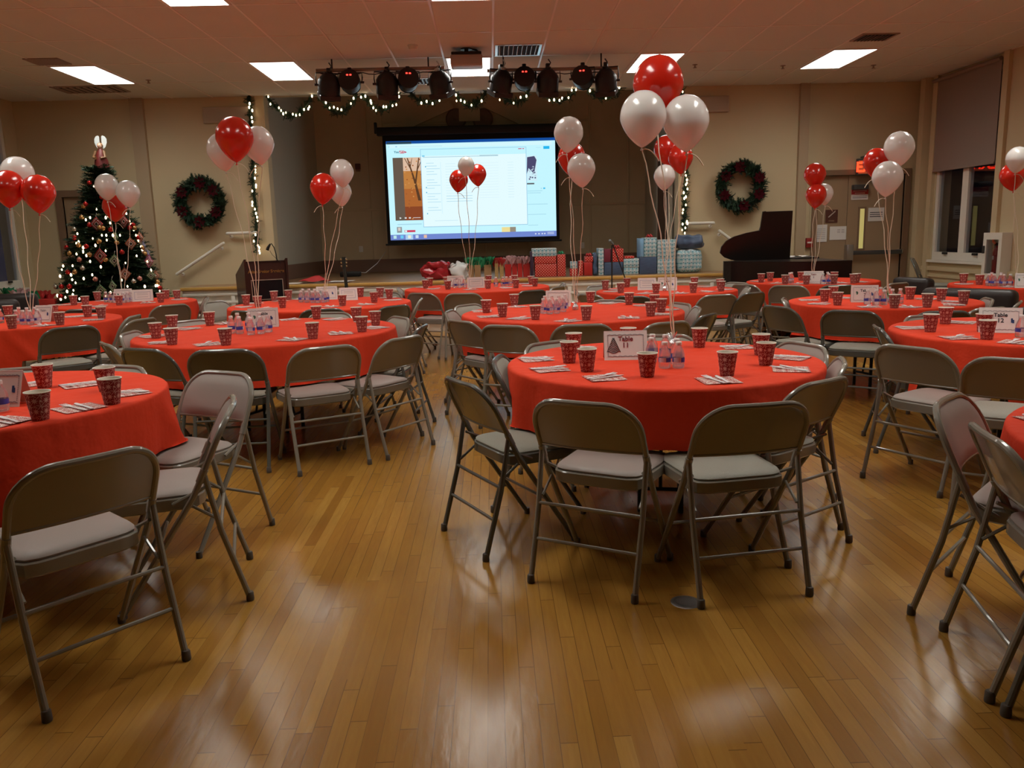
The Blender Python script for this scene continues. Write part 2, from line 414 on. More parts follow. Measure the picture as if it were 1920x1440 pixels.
# carved pediment above the screen
pe = MB()
A_ = lambda x, y: ony(x, y, YB-.06)
def bar(p, q, w, t0=.08):
    p, q = Vector(p), Vector(q); d = (q-p).normalized(); n_ = Vector((-d.z, 0, d.x))*w/2
    pe.prism([((p+n_).x, (p+n_).z), ((q+n_).x, (q+n_).z), ((q-n_).x, (q-n_).z), ((p-n_).x, (p-n_).z)], YB-t0, YB+.01)
bar(A_(750, 240), A_(846, 196), .16); bar(A_(1008, 240), A_(910, 194), .16)
c0, c1 = A_(861, 228), A_(899, 188); pe.box((c0.x, YB-.09, c0.z), (c1.x, YB+.01, c1.z))
bar(A_(740, 246), A_(1020, 240), .06)
struct('trim_8', pe, M_stagewall, 'broken pediment carved above the projection screen')
sc_ = MB()
for px in (855, 905):
    c = A_(px, 223)
    sc_.lathe([(.0, 0), (.12, .0), (.19, .02), (.20, .05), (.17, .08), (.08, .09), (.0, .06)], 24, TR(c.x, YB-.0, c.z) @ RX(PI/2))
struct('trim_9', sc_, M_brown, 'pair of dark carved scrolls on the pediment')
# wing door on the gift side and door behind the tree
def leaf(name, x0, x1, y, z0, z1, m_, parent, extra=None):
    o = MB().rbox((x0, y, z0), (x1, y+.045, z1), .004, 1).build(name, m_, parent); o['kind'] = 'structure'; return o
wdz = ony(1247, 330, 14.6)
wd_ = struct('door_3', MB().box((wx1-.055, 14.0, ZS), (wx1+.0, 14.9, ZS+2.05)), mat('dark_wood_door', (.09, .04, .025), .4), 'dark wooden door in the stage wing')
struct('door_frame', MB().rframe('x', 13.92, ZS, 14.98, ZS+2.13, .08, wx1-.07, wx1+.0, bottom=False), M_greywall, None, wd_)
d1 = struct('door_1', MB().rbox((D1[0], WY+.03, 0), (D1[1], WY+.08, D1[3]), .004, 1), M_door, 'brown door with a glass panel behind the tree')
struct('door_frame', MB().rframe('y', D1[0]-.1, 0, D1[1]+.1, D1[3]+.1, .1, WY-.03, WY+.1, bottom=False), M_dframe, None, d1)
struct('pane', MB().box((D1[0]+.2, WY+.02, .9), (D1[1]-.2, WY+.04, 1.9)), mat('green_door_glass', (.40, .42, .22), .2), None, d1)
d2 = struct('door_2', MB().box((D2[0], WY+.05, 0), (D2[0]+.50, WY+.09, D2[3])), M_door, 'brown double door with papers and a push bar')
xs = D2[0]+.505
struct('door_leaf', MB().box((xs, WY+.04, 0), (D2[1], WY+.085, D2[3])), M_door, None, d2)
struct('door_frame', MB().rframe('y', D2[0]-.09, 0, D2[1]+.09, D2[3]+.08, .09, WY-.03, WY+.1, wt=.08, bottom=False), M_dframe, None, d2)
q0_, q1_ = ony(1611, 466, WY), ony(1623, 391, WY)
struct('pane', MB().box((q0_.x, WY+.03, q0_.z), (q1_.x, WY+.045, q1_.z)), M_pane, None, d2)
struct('pane_frame', MB().rframe('y', q0_.x-.03, q0_.z-.03, q1_.x+.03, q1_.z+.03, .03, WY+.032, WY+.05), M_dframe, None, d2)
b0, b1 = ony(1590, 474, WY), ony(1688, 472, WY)
struct('push_bar', MB().rbox((b0.x, WY-.06, b0.z-.035), (b1.x, WY-.015, b0.z+.03), .01), M_dsteel, None, d2)
struct('latch_case', MB().rbox((b0.x-.05, WY-.07, b0.z-.13), (b0.x+.06, WY+.04, b0.z+.13), .012), M_steel, None, d2)
struct('push_bar_end', MB().rbox((b1.x-.05, WY-.055, b0.z-.04), (b1.x+.02, WY+.04, b0.z+.035), .01), M_steel, None, d2)
cl0 = ony(1612, 351, WY); struct('door_closer', MB().rbox((cl0.x-.12, WY-.07, cl0.z-.04), (cl0.x+.12, WY+.04, cl0.z+.04), .015), M_dsteel, None, d2)
# ================================================================ ceiling lamps
M_lamp = mat('lamp_diffuser', (.9, .9, .9), .5, emit=(.975, .965, .895), estr=9.0)
n = NT(M_lamp); ge = n.new('ShaderNodeNewGeometry'); dt = n.new('ShaderNodeVectorMath', operation='DOT_PRODUCT')   # prismatic lens: most light goes straight down
n.nt.links.new(ge.outputs['Incoming'], dt.inputs[0]); n.nt.links.new(ge.outputs['Normal'], dt.inputs[1])
n.put(n.b.inputs['Emission Strength'], n.ma('ADD', 2.4, n.ma('MULTIPLY', n.ma('POWER', n.ma('MAXIMUM', dt.outputs['Value'], 0.0), 1.6), 20.0)))
M_lframe = mat('lamp_frame_paint', (.75, .72, .68), .4)
def lamp(ci, y0, lab):
    x0 = GX+ci*TL
    t = thing('ceiling_light', lab, 'ceiling light', (x0+TL/2, y0+TL, ZC), 0, 'fluorescent ceiling panels')
    h_, w_ = TL-.012, TL/2-.012
    fr = MB()
    fr.rframe('z', -w_, -h_, w_, h_, .022, -.012, .002)
    fr.build('frame', M_lframe, t)
    MB().box((-w_+.018, -h_+.018, -.007), (w_-.018, h_-.018, -.001)).build('diffuser', M_lamp, t)
    return t
pos = {-8: 'first', -4: 'second', 0: 'third', 4: 'fourth', 8: 'fifth'}
for ci, nm in pos.items():
    lamp(ci, GY, f'bright ceiling panel, {nm} from the left in the row nearest the stage')
lamp(-4, GY-6*TL, 'bright ceiling panel cut off by the top edge of the picture')
for ci in (-8, 0, 4, 8): lamp(ci, GY-6*TL, 'bright ceiling panel just above the picture, in the second row')
for ci in (-8, -4, 0, 4, 8): lamp(ci, GY-12*TL, 'bright ceiling panel overhead in the third row, out of the picture')
# ================================================================ folding chairs
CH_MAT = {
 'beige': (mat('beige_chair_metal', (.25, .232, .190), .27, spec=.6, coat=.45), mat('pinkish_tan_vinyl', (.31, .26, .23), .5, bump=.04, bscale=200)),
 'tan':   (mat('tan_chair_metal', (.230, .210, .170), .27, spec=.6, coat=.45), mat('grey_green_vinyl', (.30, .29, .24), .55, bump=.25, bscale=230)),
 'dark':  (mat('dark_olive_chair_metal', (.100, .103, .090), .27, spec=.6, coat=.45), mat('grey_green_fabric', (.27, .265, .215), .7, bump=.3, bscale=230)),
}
M_foot = mat('rubber_foot', (.10, .085, .07), .7)
def yb(z): return -.13-(z-.45)*.47 if z >= .45 else -.13+(.45-z)*.66
HW, CR, ZT, ZB = .222, .118, .757, .558
def hw(z):
    if z <= ZT-CR: return HW
    t = min(1, (z-(ZT-CR))/CR); return HW-CR+CR*math.sqrt(max(0, 1-t*t))
def bow(x): return -.022*(1-(x/HW)**2)
def chair_meshes(kind):
    mm, pm = CH_MAT[kind]; out = {}
    r = .0122
    b = MB(); pts = []
    for z in (.44, .50, .56, .60, ZT-CR): pts.append((-HW, yb(z), z))
    for k in range(1, 8): a = PI/2*k/8; pts.append((-HW+CR-CR*math.cos(a), yb(ZT-CR+CR*math.sin(a)), ZT-CR+CR*math.sin(a)))
    for x in (-.104, -.05, 0, .05, .104): pts.append((x, yb(ZT), ZT))
    for k in range(7, 0, -1): a = PI/2*k/8; pts.append((HW-CR+CR*math.cos(a), yb(ZT-CR+CR*math.sin(a)), ZT-CR+CR*math.sin(a)))
    for z in (ZT-CR, .60, .56, .50, .44): pts.append((HW, yb(z), z))
    pts = [(x, y+bow(x)*(1 if z > .5 else max(0, (z-.44)/.06)), z) for x, y, z in pts]
    b.tube(pts, r, 10); out['back_frame'] = b.mesh('back_frame', mm)
    b = MB()
    def sheet(off, bulge=0):
        def fn(u, v):
            z = ZB+(ZT-.004-ZB)*v; w = hw(z)-.002; x = (2*u-1)*w
            e = (1-(2*u-1)**6)*(1-(2*v-1)**6)
            return (x, yb(z)+bow(x)+off+bulge*e, z)
        return fn
    b.grid(sheet(-.003), 15, 9).grid(sheet(.004), 15, 9)
    b.tube([((2*u/14-1)*HW*.99, yb(ZB)+bow((2*u/14-1)*HW*.99), ZB) for u in range(15)], .007, 6)
    out['backrest'] = b.mesh('backrest', mm)
    b = MB(); b.grid(sheet(.004, .020), 15, 9); out['back_pad'] = b.mesh('back_pad', pm)
    def seat_outline(n=40, grow=0):
        pts = []
        for k in range(n):
            a = 2*PI*k/n; c, s = math.cos(a), math.sin(a)
            e = 6.5; rr = (abs(c)**e+abs(s)**e)**(-1/e)
            x, y = rr*c*(.198+grow), .04+rr*s*(.20+grow)
            pts.append((x*(1+.04*s), y))
        return pts
    def pan(grow, z): return [(x, y, z) for x, y in seat_outline(40, grow)]
    b = MB(); rings = [pan(-.03, .396), pan(-.004, .391), pan(.004, .398), pan(.004, .436), pan(0, .441), pan(-.02, .441)]
    vs = sum(rings, []); n = 40
    fs = [(i*n+k, i*n+(k+1) % n, (i+1)*n+(k+1) % n, (i+1)*n+k) for i in range(5) for k in range(n)]+[tuple(range(n))[::-1], tuple(5*n+k for k in range(n))]
    b.add(vs, fs); out['seat_pan'] = b.mesh('seat_pan', mm)
    b = MB(); rings = [pan(-.006, .440), pan(-.003, .449), pan(-.010, .458), pan(-.04, .465), pan(-.11, .469), pan(-.17, .470)]
    vs = sum(rings, []); fs = [(i*n+k, i*n+(k+1) % n, (i+1)*n+(k+1) % n, (i+1)*n+k) for i in range(5) for k in range(n)]+[tuple(5*n+k for k in range(n))]
    b.add(vs, fs); out['seat'] = b.mesh('seat', pm, 50)
    fx = .217
    for s_, nm in ((-1, 'l'), (1, 'r')):
        b = MB().tube([(s_*HW, yb(.47), .47), (s_*HW, yb(.44), .44), (s_*.219, yb(.2), .2), (s_*fx, yb(.012), .012)], [r, r, r*.97, r*.9], 10); out['front_leg_'+nm] = b.mesh('leg', mm)
        b = MB().lathe([(.0135, 0), (.0145, .004), (.0135, .03)], 12, TR(s_*fx, yb(.012), 0)); out['front_foot_'+nm] = b.mesh('foot_cap', M_foot)
        b = MB().tube([(s_*.2225, yb(.53)-.004, .53), (s_*.2215, -.215, .30), (s_*.221, -.297, .012)], [.0105, .0115, .0115], 10).tube([(s_*.222, yb(.548), .548), (s_*.222, yb(.50), .50)], .0150, 10); out['rear_leg_'+nm] = b.mesh('leg', mm)
        b = MB().lathe([(.014, 0), (.0155, .004), (.0145, .032), (.012, .036)], 12, TR(s_*.221, -.298, 0)); out['rear_foot_'+nm] = b.mesh('foot_cap', M_foot)
        b = MB().tube([(s_*.207, -.205, .345), (s_*.206, -.12, .405)], .006, 6).tube([(s_*.208, -.17, .475), (s_*.208, -.05, .42)], .007, 6); out['hinge_'+nm] = b.mesh('hinge_bracket', mm)
    for nm, z, y in (('rear_hi', .315, None), ('rear_lo', .175, None)):
        t = (z-.012)/(.525-.012); y = -.297+( .297-.215)*min(1, (z-.012)/.288); x = .221
        out['rung_'+nm] = MB().tube([(-x, y, z), (x, y, z)], .0075, 8).mesh('rung', mm)
    out['rung_front'] = MB().tube([(-.218, yb(.22), .22), (.218, yb(.22), .22)], .0075, 8).mesh('rung', mm)
    return out
CHM = {k: chair_meshes(k) for k in CH_MAT}
def new_chair(kind):
    t = thing('folding_chair', 'x', 'chair')
    D = CHM[kind]
    def p(nm, key, par=t):
        o = bpy.data.objects.new(nm, D[key]); COL.objects.link(o); o.parent = par; return o
    p('seat', 'seat'); p('seat_pan', 'seat_pan'); p('backrest', 'backrest'); p('back_pad', 'back_pad'); p('back_frame', 'back_frame')
    for s in 'lr':
        l = p('leg', 'front_leg_'+s); p('foot_cap', 'front_foot_'+s, l)
        l = p('leg', 'rear_leg_'+s); p('foot_cap', 'rear_foot_'+s, l)
        p('hinge_bracket', 'hinge_'+s)
    for k in ('rung_rear_hi', 'rung_rear_lo', 'rung_front'): p('rung', k)
    return t
PROTO = {}
CHAIRS = []
def put_chair(kind, x, y, rz):
    if kind not in PROTO: c = PROTO[kind] = new_chair(kind)
    else: c = dup(PROTO[kind])
    c.location = (x, y, 0); c.rotation_euler = (0, 0, rz); CHAIRS.append(c); return c

# ================================================================ tables
ZT_ = .745
TABLES = {  # centre x, y, radius, name used in labels
 'A': (.849, 4.044, .775, 'the table marked eleven'), 'B': (-2.27, 3.52, .775, 'the front left table'), 'C': (-1.66, 6.01, .925, 'the big left centre table'),
 'D': (.67, 6.83, .925, 'the middle table'), 'E': (-.19, 10.55, .925, 'the table under the screen'), 'F': (-1.79, 8.53, .925, 'the table by the lectern'),
 'G': (-4.20, 7.39, .775, 'the far left table'), 'H': (-4.25, 9.50, .775, 'the table by the tree'), 'I': (1.96, 9.13, .775, 'the table by the blue gifts'),
 'J': (3.97, 10.02, .775, 'the table by the piano'), 'K': (3.41, 7.02, .775, 'the table before the brown door'), 'L': (3.25, 4.80, .775, 'the table marked twelve'),
 'M': (5.74, 8.54, .775, 'the table by the night window'), 'N': (2.34, 2.15, .775, 'the front right table')}
def cloth_material():
    m_ = mat('red_tablecloth', (.70, .052, .022), .75, spec=.2); n = NT(m_)
    o = n.obj(); w = n.noise(o, 5, 4, .6); fine = n.noise(o, 420, 1)
    n.put(n.b.inputs['Base Color'], n.mix(n.noise(o, 1.7, 2), (.68, .045, .014, 1), (.75, .058, .019, 1)))
    ox, oy, oz = n.xyz(o)
    n.bump(n.ma('ADD', n.ma('MULTIPLY', n.noise(n.comb(ox, oy, n.ma('MULTIPLY', oz, .22)), 5.0, 3, .5), 1.6), n.ma('ADD', w, n.ma('MULTIPLY', fine, .02))), .38, .03)
    return m_
M_cloth = cloth_material()
M_ply = mat('folding_table_top', (.35, .22, .12), .5); M_tleg = mat('dark_table_leg', (.03, .028, .026), .4, metal=.3)
def cloth(R, seed, hem=.475):
    r_ = random.Random(seed); n = 144
    ks = [(k, r_.random()*6.28, r_.uniform(.5, 1)) for k in (5, 7, 9, 11, 13, 17)]
    hs = [(k, r_.random()*6.28, r_.uniform(.4, 1)) for k in (3, 4, 6, 9)]
    cr = [(r_.random()*6.28, r_.choice((-1, 1))*r_.uniform(.25, .7), r_.uniform(-.006, .020)) for _ in range(18)]
    rings = [(R*q, 0, 0) for q in (.05, .3, .6, .85, .96)]
    m_ = MB(); vs = []
    def fold(a): return sum(A*math.cos(k*a+p) for k, p, A in ks)/3.2
    def hemv(a): return hem+.016*sum(A*math.cos(k*a+p) for k, p, A in hs)/2-.012*abs(math.sin(4.5*a+seed))
    for rr, _, _ in rings:
        for k in range(n): a = 2*PI*k/n; vs.append((rr*math.cos(a), rr*math.sin(a), ZT_))
    for q in (0, .35, .7, 1):
        b = q*PI/2
        for k in range(n): a = 2*PI*k/n; rr = R-.008+.016*math.sin(b); vs.append((rr*math.cos(a), rr*math.sin(a), ZT_-.016*(1-math.cos(b))))
    NS = 14
    for j in range(1, NS+1):
        t = j/NS
        for k in range(n):
            a = 2*PI*k/n; hz = hemv(a); z = (ZT_-.016)+(hz-(ZT_-.016))*t
            d = .014*t+.050*fold(a)*t**1.1
            for a0, sl, am in cr:
                u = ((a-a0-sl*t*.5+PI) % (2*PI))-PI; d += am*math.exp(-(u/.045)**2)*math.sin(PI*min(1, t*1.1))
            rr = R+.008+d; vs.append((rr*math.cos(a), rr*math.sin(a), z))
    nr = 5+4+NS
    fs = [(i*n+k, i*n+(k+1) % n, (i+1)*n+(k+1) % n, (i+1)*n+k) for i in range(nr-1) for k in range(n)]+[tuple(range(n))]
    return m_.add(vs, fs)
HEM = {'A': .440, 'B': .35, 'C': .36, 'G': .35, 'K': .35, 'L': .36, 'D': .40}
for i, (k, (tx, ty, R, nm)) in enumerate(TABLES.items()):
    t = thing('round_table', f'round folding table hidden under the red cloth, {nm}', 'table', (tx, ty, 0), rnd.random()*3, 'round banquet tables')
    MB().lathe([(.02, .718), (R-.032, .718), (R-.026, .724), (R-.026, .736), (R-.032, .741), (.02, .741)], 64).build('tabletop', M_ply, t)
    for sx in (-1, 1):
        for sy in (-1, 1):
            MB().tube([(sx*.17, sy*.10, .71), (sx*.17, sy*.10, .06), (sx*.17, sy*.10, 0)], .014, 8).build('leg', M_tleg, t)
        MB().tube([(sx*.17, -.10, .12), (sx*.17, .10, .12)], .010, 8).tube([(sx*.17, 0, .12), (sx*.06, 0, .70)], .009, 6).build('brace', M_tleg, t)
# ---------------------------------------------------------------- chairs by the pixel of the top of their backs
# table: (px, py, kind, turn in degrees away from facing the table)
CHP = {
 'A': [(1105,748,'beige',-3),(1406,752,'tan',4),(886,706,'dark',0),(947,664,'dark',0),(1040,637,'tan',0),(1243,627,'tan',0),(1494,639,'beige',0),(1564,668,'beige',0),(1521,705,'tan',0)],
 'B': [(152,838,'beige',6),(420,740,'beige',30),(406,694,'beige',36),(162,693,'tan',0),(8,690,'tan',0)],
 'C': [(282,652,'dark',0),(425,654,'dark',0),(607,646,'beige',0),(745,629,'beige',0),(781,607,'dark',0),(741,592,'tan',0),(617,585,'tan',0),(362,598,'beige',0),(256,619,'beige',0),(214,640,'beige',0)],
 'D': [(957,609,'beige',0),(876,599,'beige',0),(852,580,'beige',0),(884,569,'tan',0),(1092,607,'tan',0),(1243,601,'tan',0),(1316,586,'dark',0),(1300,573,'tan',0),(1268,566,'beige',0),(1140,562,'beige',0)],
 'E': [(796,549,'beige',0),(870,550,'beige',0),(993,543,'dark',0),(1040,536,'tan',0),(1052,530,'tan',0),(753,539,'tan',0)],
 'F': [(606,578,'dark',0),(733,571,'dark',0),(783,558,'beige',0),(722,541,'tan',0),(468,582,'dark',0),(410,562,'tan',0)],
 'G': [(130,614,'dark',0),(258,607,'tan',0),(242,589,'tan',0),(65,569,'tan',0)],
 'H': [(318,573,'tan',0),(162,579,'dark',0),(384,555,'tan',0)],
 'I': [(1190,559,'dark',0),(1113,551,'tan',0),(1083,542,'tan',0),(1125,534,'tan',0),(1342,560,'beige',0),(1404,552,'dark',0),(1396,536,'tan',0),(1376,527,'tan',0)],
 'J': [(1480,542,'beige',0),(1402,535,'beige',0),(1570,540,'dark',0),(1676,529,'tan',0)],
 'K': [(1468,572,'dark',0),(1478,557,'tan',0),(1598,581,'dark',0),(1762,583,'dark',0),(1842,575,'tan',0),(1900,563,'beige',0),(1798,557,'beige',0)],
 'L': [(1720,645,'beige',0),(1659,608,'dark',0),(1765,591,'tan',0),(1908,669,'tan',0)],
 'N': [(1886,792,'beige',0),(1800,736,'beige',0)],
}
COLW = {'beige': 'beige', 'tan': 'tan', 'dark': 'dark olive'}
HOURS = ['twelve', 'one', 'two', 'three', 'four', 'five', 'six', 'seven', 'eight', 'nine', 'ten', 'eleven']
def clock(k, x, y):
    """hour on the table seen from above with six towards the camera"""
    tx, ty = TABLES[k][:2]; v = Vector((tx, ty)).normalized(); d = Vector((x-tx, y-ty))
    a = math.atan2(d.x*v.y-d.y*v.x, d.dot(v)); h = (a/(2*PI)*12) % 12
    return h
USED = {}
def where(kind, k, x, y):
    h = clock(k, x, y); base = HOURS[int(round(h)) % 12]; key = (kind, k, base)
    n_ = USED[key] = USED.get(key, 0)+1
    if n_ == 1: return f"{base} o'clock"
    half = HOURS[int(math.floor(h)) % 12]; key2 = (kind, k, 'h'+half); n2 = USED[key2] = USED.get(key2, 0)+1
    if n2 == 1: return f'half past {half}'
    return f"a second {base} o'clock"
for k, L in CHP.items():
    tx, ty = TABLES[k][:2]
    for px, py, kind, turn in L:
        qx, qy = px, py; R = TABLES[k][2]
        for _ in range(5):       # the measured point is the middle of the visible back and its top edge
            p = onz(qx, qy, .768)
            g = Vector((p.x, p.y)); c0 = Vector((tx, ty)); best = None
            for t_ in [1+.004*s_*q_ for q_ in range(0, 90) for s_ in (1, -1)]:
                if (g*t_-c0).length-R < (.85 if ty < 5 else .45): best = t_; break
            if best is None: best = g.dot(c0)/g.dot(g)
            p = Vector((g.x*best, g.y*best, .768))
            d = Vector((tx-p.x, ty-p.y)); rz = math.atan2(d.y, d.x)-PI/2+math.radians(turn)
            F_ = Vector((-math.sin(rz), math.cos(rz))); S_ = Vector((math.cos(rz), math.sin(rz)))
            xs_, ys_ = [], []
            for x_ in [HW*q_/6 for q_ in range(-6, 7)]:
                z_ = ZT if abs(x_) < HW-CR else ZT-CR+CR*math.sqrt(max(0, 1-((abs(x_)-HW+CR)/CR)**2))
                o_ = -(yb(ZT)+bow(0))+yb(z_)+bow(x_); w_ = Vector((p.x+S_.x*x_+F_.x*o_, p.y+S_.y*x_+F_.y*o_, z_+.01))-CP
                xs_.append(960+FPX*w_.dot(CA)/w_.dot(CF)); ys_.append(720-FPX*w_.dot(CB)/w_.dot(CF))
            qx += px-(min(xs_)+max(xs_))/2
            if abs(best-1) < .01: qy += py-min(ys_)
        off = -(yb(ZT)+bow(0)); R = TABLES[k][2]; S_ = Vector((math.cos(rz), math.sin(rz)))
        for _ in range(40):
            ok = True
            for kk, (ax, ay, aR, _n) in TABLES.items():
                if all(math.hypot(p.x+F_.x*off+F_.x*(yb(.725)+bow(x_)+.035)+S_.x*x_-ax, p.y+F_.y*off+F_.y*(yb(.725)+bow(x_)+.035)+S_.y*x_-ay) > aR+.004 for x_ in (-.20, -.1, 0, .1, .20)): continue
                ok = False
            if ok: break
            off -= .012
        c = put_chair(kind, p.x+F_.x*off, p.y+F_.y*off, rz)
        c['label'] = f"{COLW[kind]} metal folding chair at {where('chair', k, p.x, p.y)} of {TABLES[k][3]}"; c['group'] = f'folding chairs at {TABLES[k][3]}'
# one chair of the front right table of which only a leg shows, and one by the window
p = onz(1886, 1342, 0)
c = put_chair('dark', p.x+.297, p.y-.221, math.radians(-90)); c['label'] = 'dark folding chair of which one leg shows at the right picture edge'; c['group'] = 'folding chairs at the front right table'
p = ony(1752, 484, 11.5); c = put_chair('dark', p.x, 11.5, math.radians(-122)); c.scale = (1, 1, p.z/.757); c['label'] = 'tall dark chair with an arched back standing below the night window'; c['group'] = 'spare chairs'

# ---------------------------------------------------------------- cloths, tucked in by the chair backs and lying on the seats
CHL = [(c.location.x, c.location.y, math.cos(c.rotation_euler.z), math.sin(c.rotation_euler.z)) for c in CHAIRS]
for i, (k, (tx, ty, R, nm)) in enumerate(TABLES.items()):
    mb = cloth(R, 31+i*7, HEM.get(k, .38)); near = [q for q in CHL if math.hypot(q[0]-tx, q[1]-ty) < R+.75]
    nv = []
    for (x, y, z) in mb.v:
        if z < ZT_-.003:
            for _ in range(2):
                for cx, cy, c_, s_ in near:
                    dx, dy = x+tx-cx, y+ty-cy; u = dx*c_+dy*s_; v = -dx*s_+dy*c_
                    if abs(u) < .34 and v < .30:
                        w = 1 if abs(u) < .25 else max(0, 1-(abs(u)-.25)/.09)
                        vm = yb(max(z, .45))+.034
                        if v < vm and v > -.42:
                            q = (vm-v)*w; x += -s_*q; y += c_*q
                            if z > .712:
                                rr_ = math.hypot(x, y)
                                if rr_ < R-.012: x *= (R-.012)/rr_; y *= (R-.012)/rr_
                    if abs(u) < .26 and -.19 < v < .27 and z < .486: z = max(z, .478+.006*rnd.random())
        nv.append((x, y, z))
    mb.v = nv
    c = mb.build('tablecloth', M_cloth, None, 50, (tx, ty, 0))
    tag(c, f'red cloth draped over {nm}', 'tablecloth', 'red tablecloths')
# ================================================================ tableware
def flake(n, u, v, R, k=6, sharp=5.0, core=.22, rot=.0):
    """1 inside a k-armed star centred in the cell (u,v in -.5...5)"""
    r = n.ma('SQRT', n.ma('ADD', n.ma('MULTIPLY', u, u), n.ma('MULTIPLY', v, v)))
    a = n.ma('ADD', n.ma('ARCTAN2', v, u), rot)
    c = n.ma('POWER', n.ma('ABSOLUTE', n.ma('COSINE', n.ma('MULTIPLY', a, k/2))), sharp)
    return n.ma('LESS_THAN', r, n.ma('MULTIPLY', R, n.ma('ADD', core, n.ma('MULTIPLY', c, 1.0-core))))
def cell(n, u, v, scale, dx=0.0, dy=0.0):
    uu = n.ma('ADD', n.ma('MULTIPLY', u, scale), dx); vv = n.ma('ADD', n.ma('MULTIPLY', v, scale), dy)
    return n.ma('SUBTRACT', n.ma('FRACT', uu), .5), n.ma('SUBTRACT', n.ma('FRACT', vv), .5)
def flake_material(name, red, pale, kind):
    m_ = mat(name, (.5, .05, .05), .6); n = NT(m_); o = n.obj(); x, y, z = n.xyz(o)
    if kind == 'cup': u = n.ma('MULTIPLY', n.ma('ARCTAN2', y, x), .040); v = z; S = 1
    else: u, v = x, y; S = 1
    a = flake(n, *cell(n, u, v, 23.9, .1, .15), .40, 6, 14.0, .13, .26)
    b = flake(n, *cell(n, u, v, 23.9, .6, .65), .30, 8, 5.0, .50)
    c = flake(n, *cell(n, u, v, 23.9, .1, .68), .13, 6, 6.0, .6)
    d = flake(n, *cell(n, u, v, 23.9, .62, .18), .19, 6, 12.0, .2, .4)
    a = n.ma('MAXIMUM', a, flake(n, *cell(n, u, v, 47.8, .45, .05), .10, 6, 1.0, .9))
    f_ = n.ma('MAXIMUM', n.ma('MAXIMUM', a, b), n.ma('MAXIMUM', c, d))
    if kind == 'napkin':
        e = flake(n, *cell(n, u, v, 30.0, .3, .4), .45, 6, 2.0); f_ = n.ma('MAXIMUM', f_, e)
    n.put(n.b.inputs['Base Color'], n.mix(f_, (*red, 1), (*pale, 1)))
    return m_
M_cup = flake_material('snowflake_cup_print', (.24, .012, .014), (.62, .36, .30), 'cup')
M_nap = flake_material('snowflake_napkin_print', (.40, .04, .035), (.70, .58, .52), 'napkin')
M_cupin = mat('white_cup_paper', (.82, .78, .68), .6)
M_plastic = mat('white_plastic', (.82, .82, .84), .3)
def cup_proto():
    t = thing('paper_cup', 'x', 'cup')
    MB().lathe([(.0295, .004), (.0300, .0), (.0445, .106), (.0438, .1065)], 28, None, True, False).build('cup_wall', M_cup, t)
    MB().lathe([(.0285, .006), (.0432, .1065)], 28, None, True, False).build('cup_lining', M_cupin, t, fix=False)
    MB().tube([(.0452*math.cos(2*PI*k/28), .0452*math.sin(2*PI*k/28), .107) for k in range(28)], .0022, 6, True).build('rolled_rim', M_cupin, t)
    return t
def napkin_mesh(seed):
    r_ = random.Random(seed); a, b = .082, .082
    def top(h): return lambda u, v: ((2*u-1)*a, (2*v-1)*b, h+.0012*math.sin(5*u+seed)*math.sin(4*v+seed*2)+.0008)
    mb = MB(); mb.grid(top(.0018), 9, 9)
    for i in range(1): mb.grid(lambda u, v, i=i: ((2*u-1)*a*(1+.004*i), b*(1+.004*i)*(1 if v else .99), .0012+.0015*i+.001*math.sin(5*u+seed)), 9, 2)
    return mb.mesh('napkin', M_nap, 60)
def fork_mesh():
    mb = MB()
    prof = [(-.085, .0055), (-.06, .006), (-.02, .0042), (.01, .0035), (.03, .0055), (.042, .0115), (.055, .0125)]
    L = []; 
    for y, w in prof:
        z = .004+.006*max(0, (y-.01)/.045)*(1 if y < .03 else .6); L.append((y, w, z))
    vs = []; fs = []
    for y, w, z in L: vs += [(-w, y, z), (w, y, z), (w, y, z+.002), (-w, y, z+.002)]
    for i in range(len(L)-1):
        for k in range(4): l = (k+1) % 4; fs.append((4*i+k, 4*i+l, 4*i+4+l, 4*i+4+k))
    fs += [(0, 3, 2, 1), tuple(4*(len(L)-1)+k for k in range(4))]
    mb.add(vs, fs)
    for k in range(4):
        x = -.0105+.007*k; mb.add([(x-.0019, .054, .006), (x+.0019, .054, .006), (x+.0019, .054, .0085), (x-.0019, .054, .0085), (x-.001, .088, .0095), (x+.001, .088, .0095), (x+.001, .088, .011), (x-.001, .088, .011)], [(0,1,5,4),(1,2,6,5),(2,3,7,6),(3,0,4,7),(4,5,6,7)])
    return mb.mesh('plastic_fork', M_plastic, 40)
def knife_mesh():
    mb = MB(); prof = [(-.085, -.006, .006), (-.03, -.0055, .0055), (-.005, -.004, .0045), (.01, -.008, .0055), (.05, -.010, .006), (.075, -.008, .005), (.086, -.001, .003)]
    vs = []; fs = []
    for y, a, b in prof: vs += [(a, y, .004), (b, y, .004), (b, y, .0066), (a, y, .006)]
    for i in range(len(prof)-1):
        for k in range(4): l = (k+1) % 4; fs.append((4*i+k, 4*i+l, 4*i+4+l, 4*i+4+k))
    fs += [(0, 3, 2, 1), tuple(4*(len(prof)-1)+k for k in range(4))]
    return mb.add(vs, fs).mesh('plastic_knife', M_plastic, 40)
NAPM = [napkin_mesh(s) for s in (1, 2, 3)]; FORKM = fork_mesh(); KNM = knife_mesh()
CUPP = None
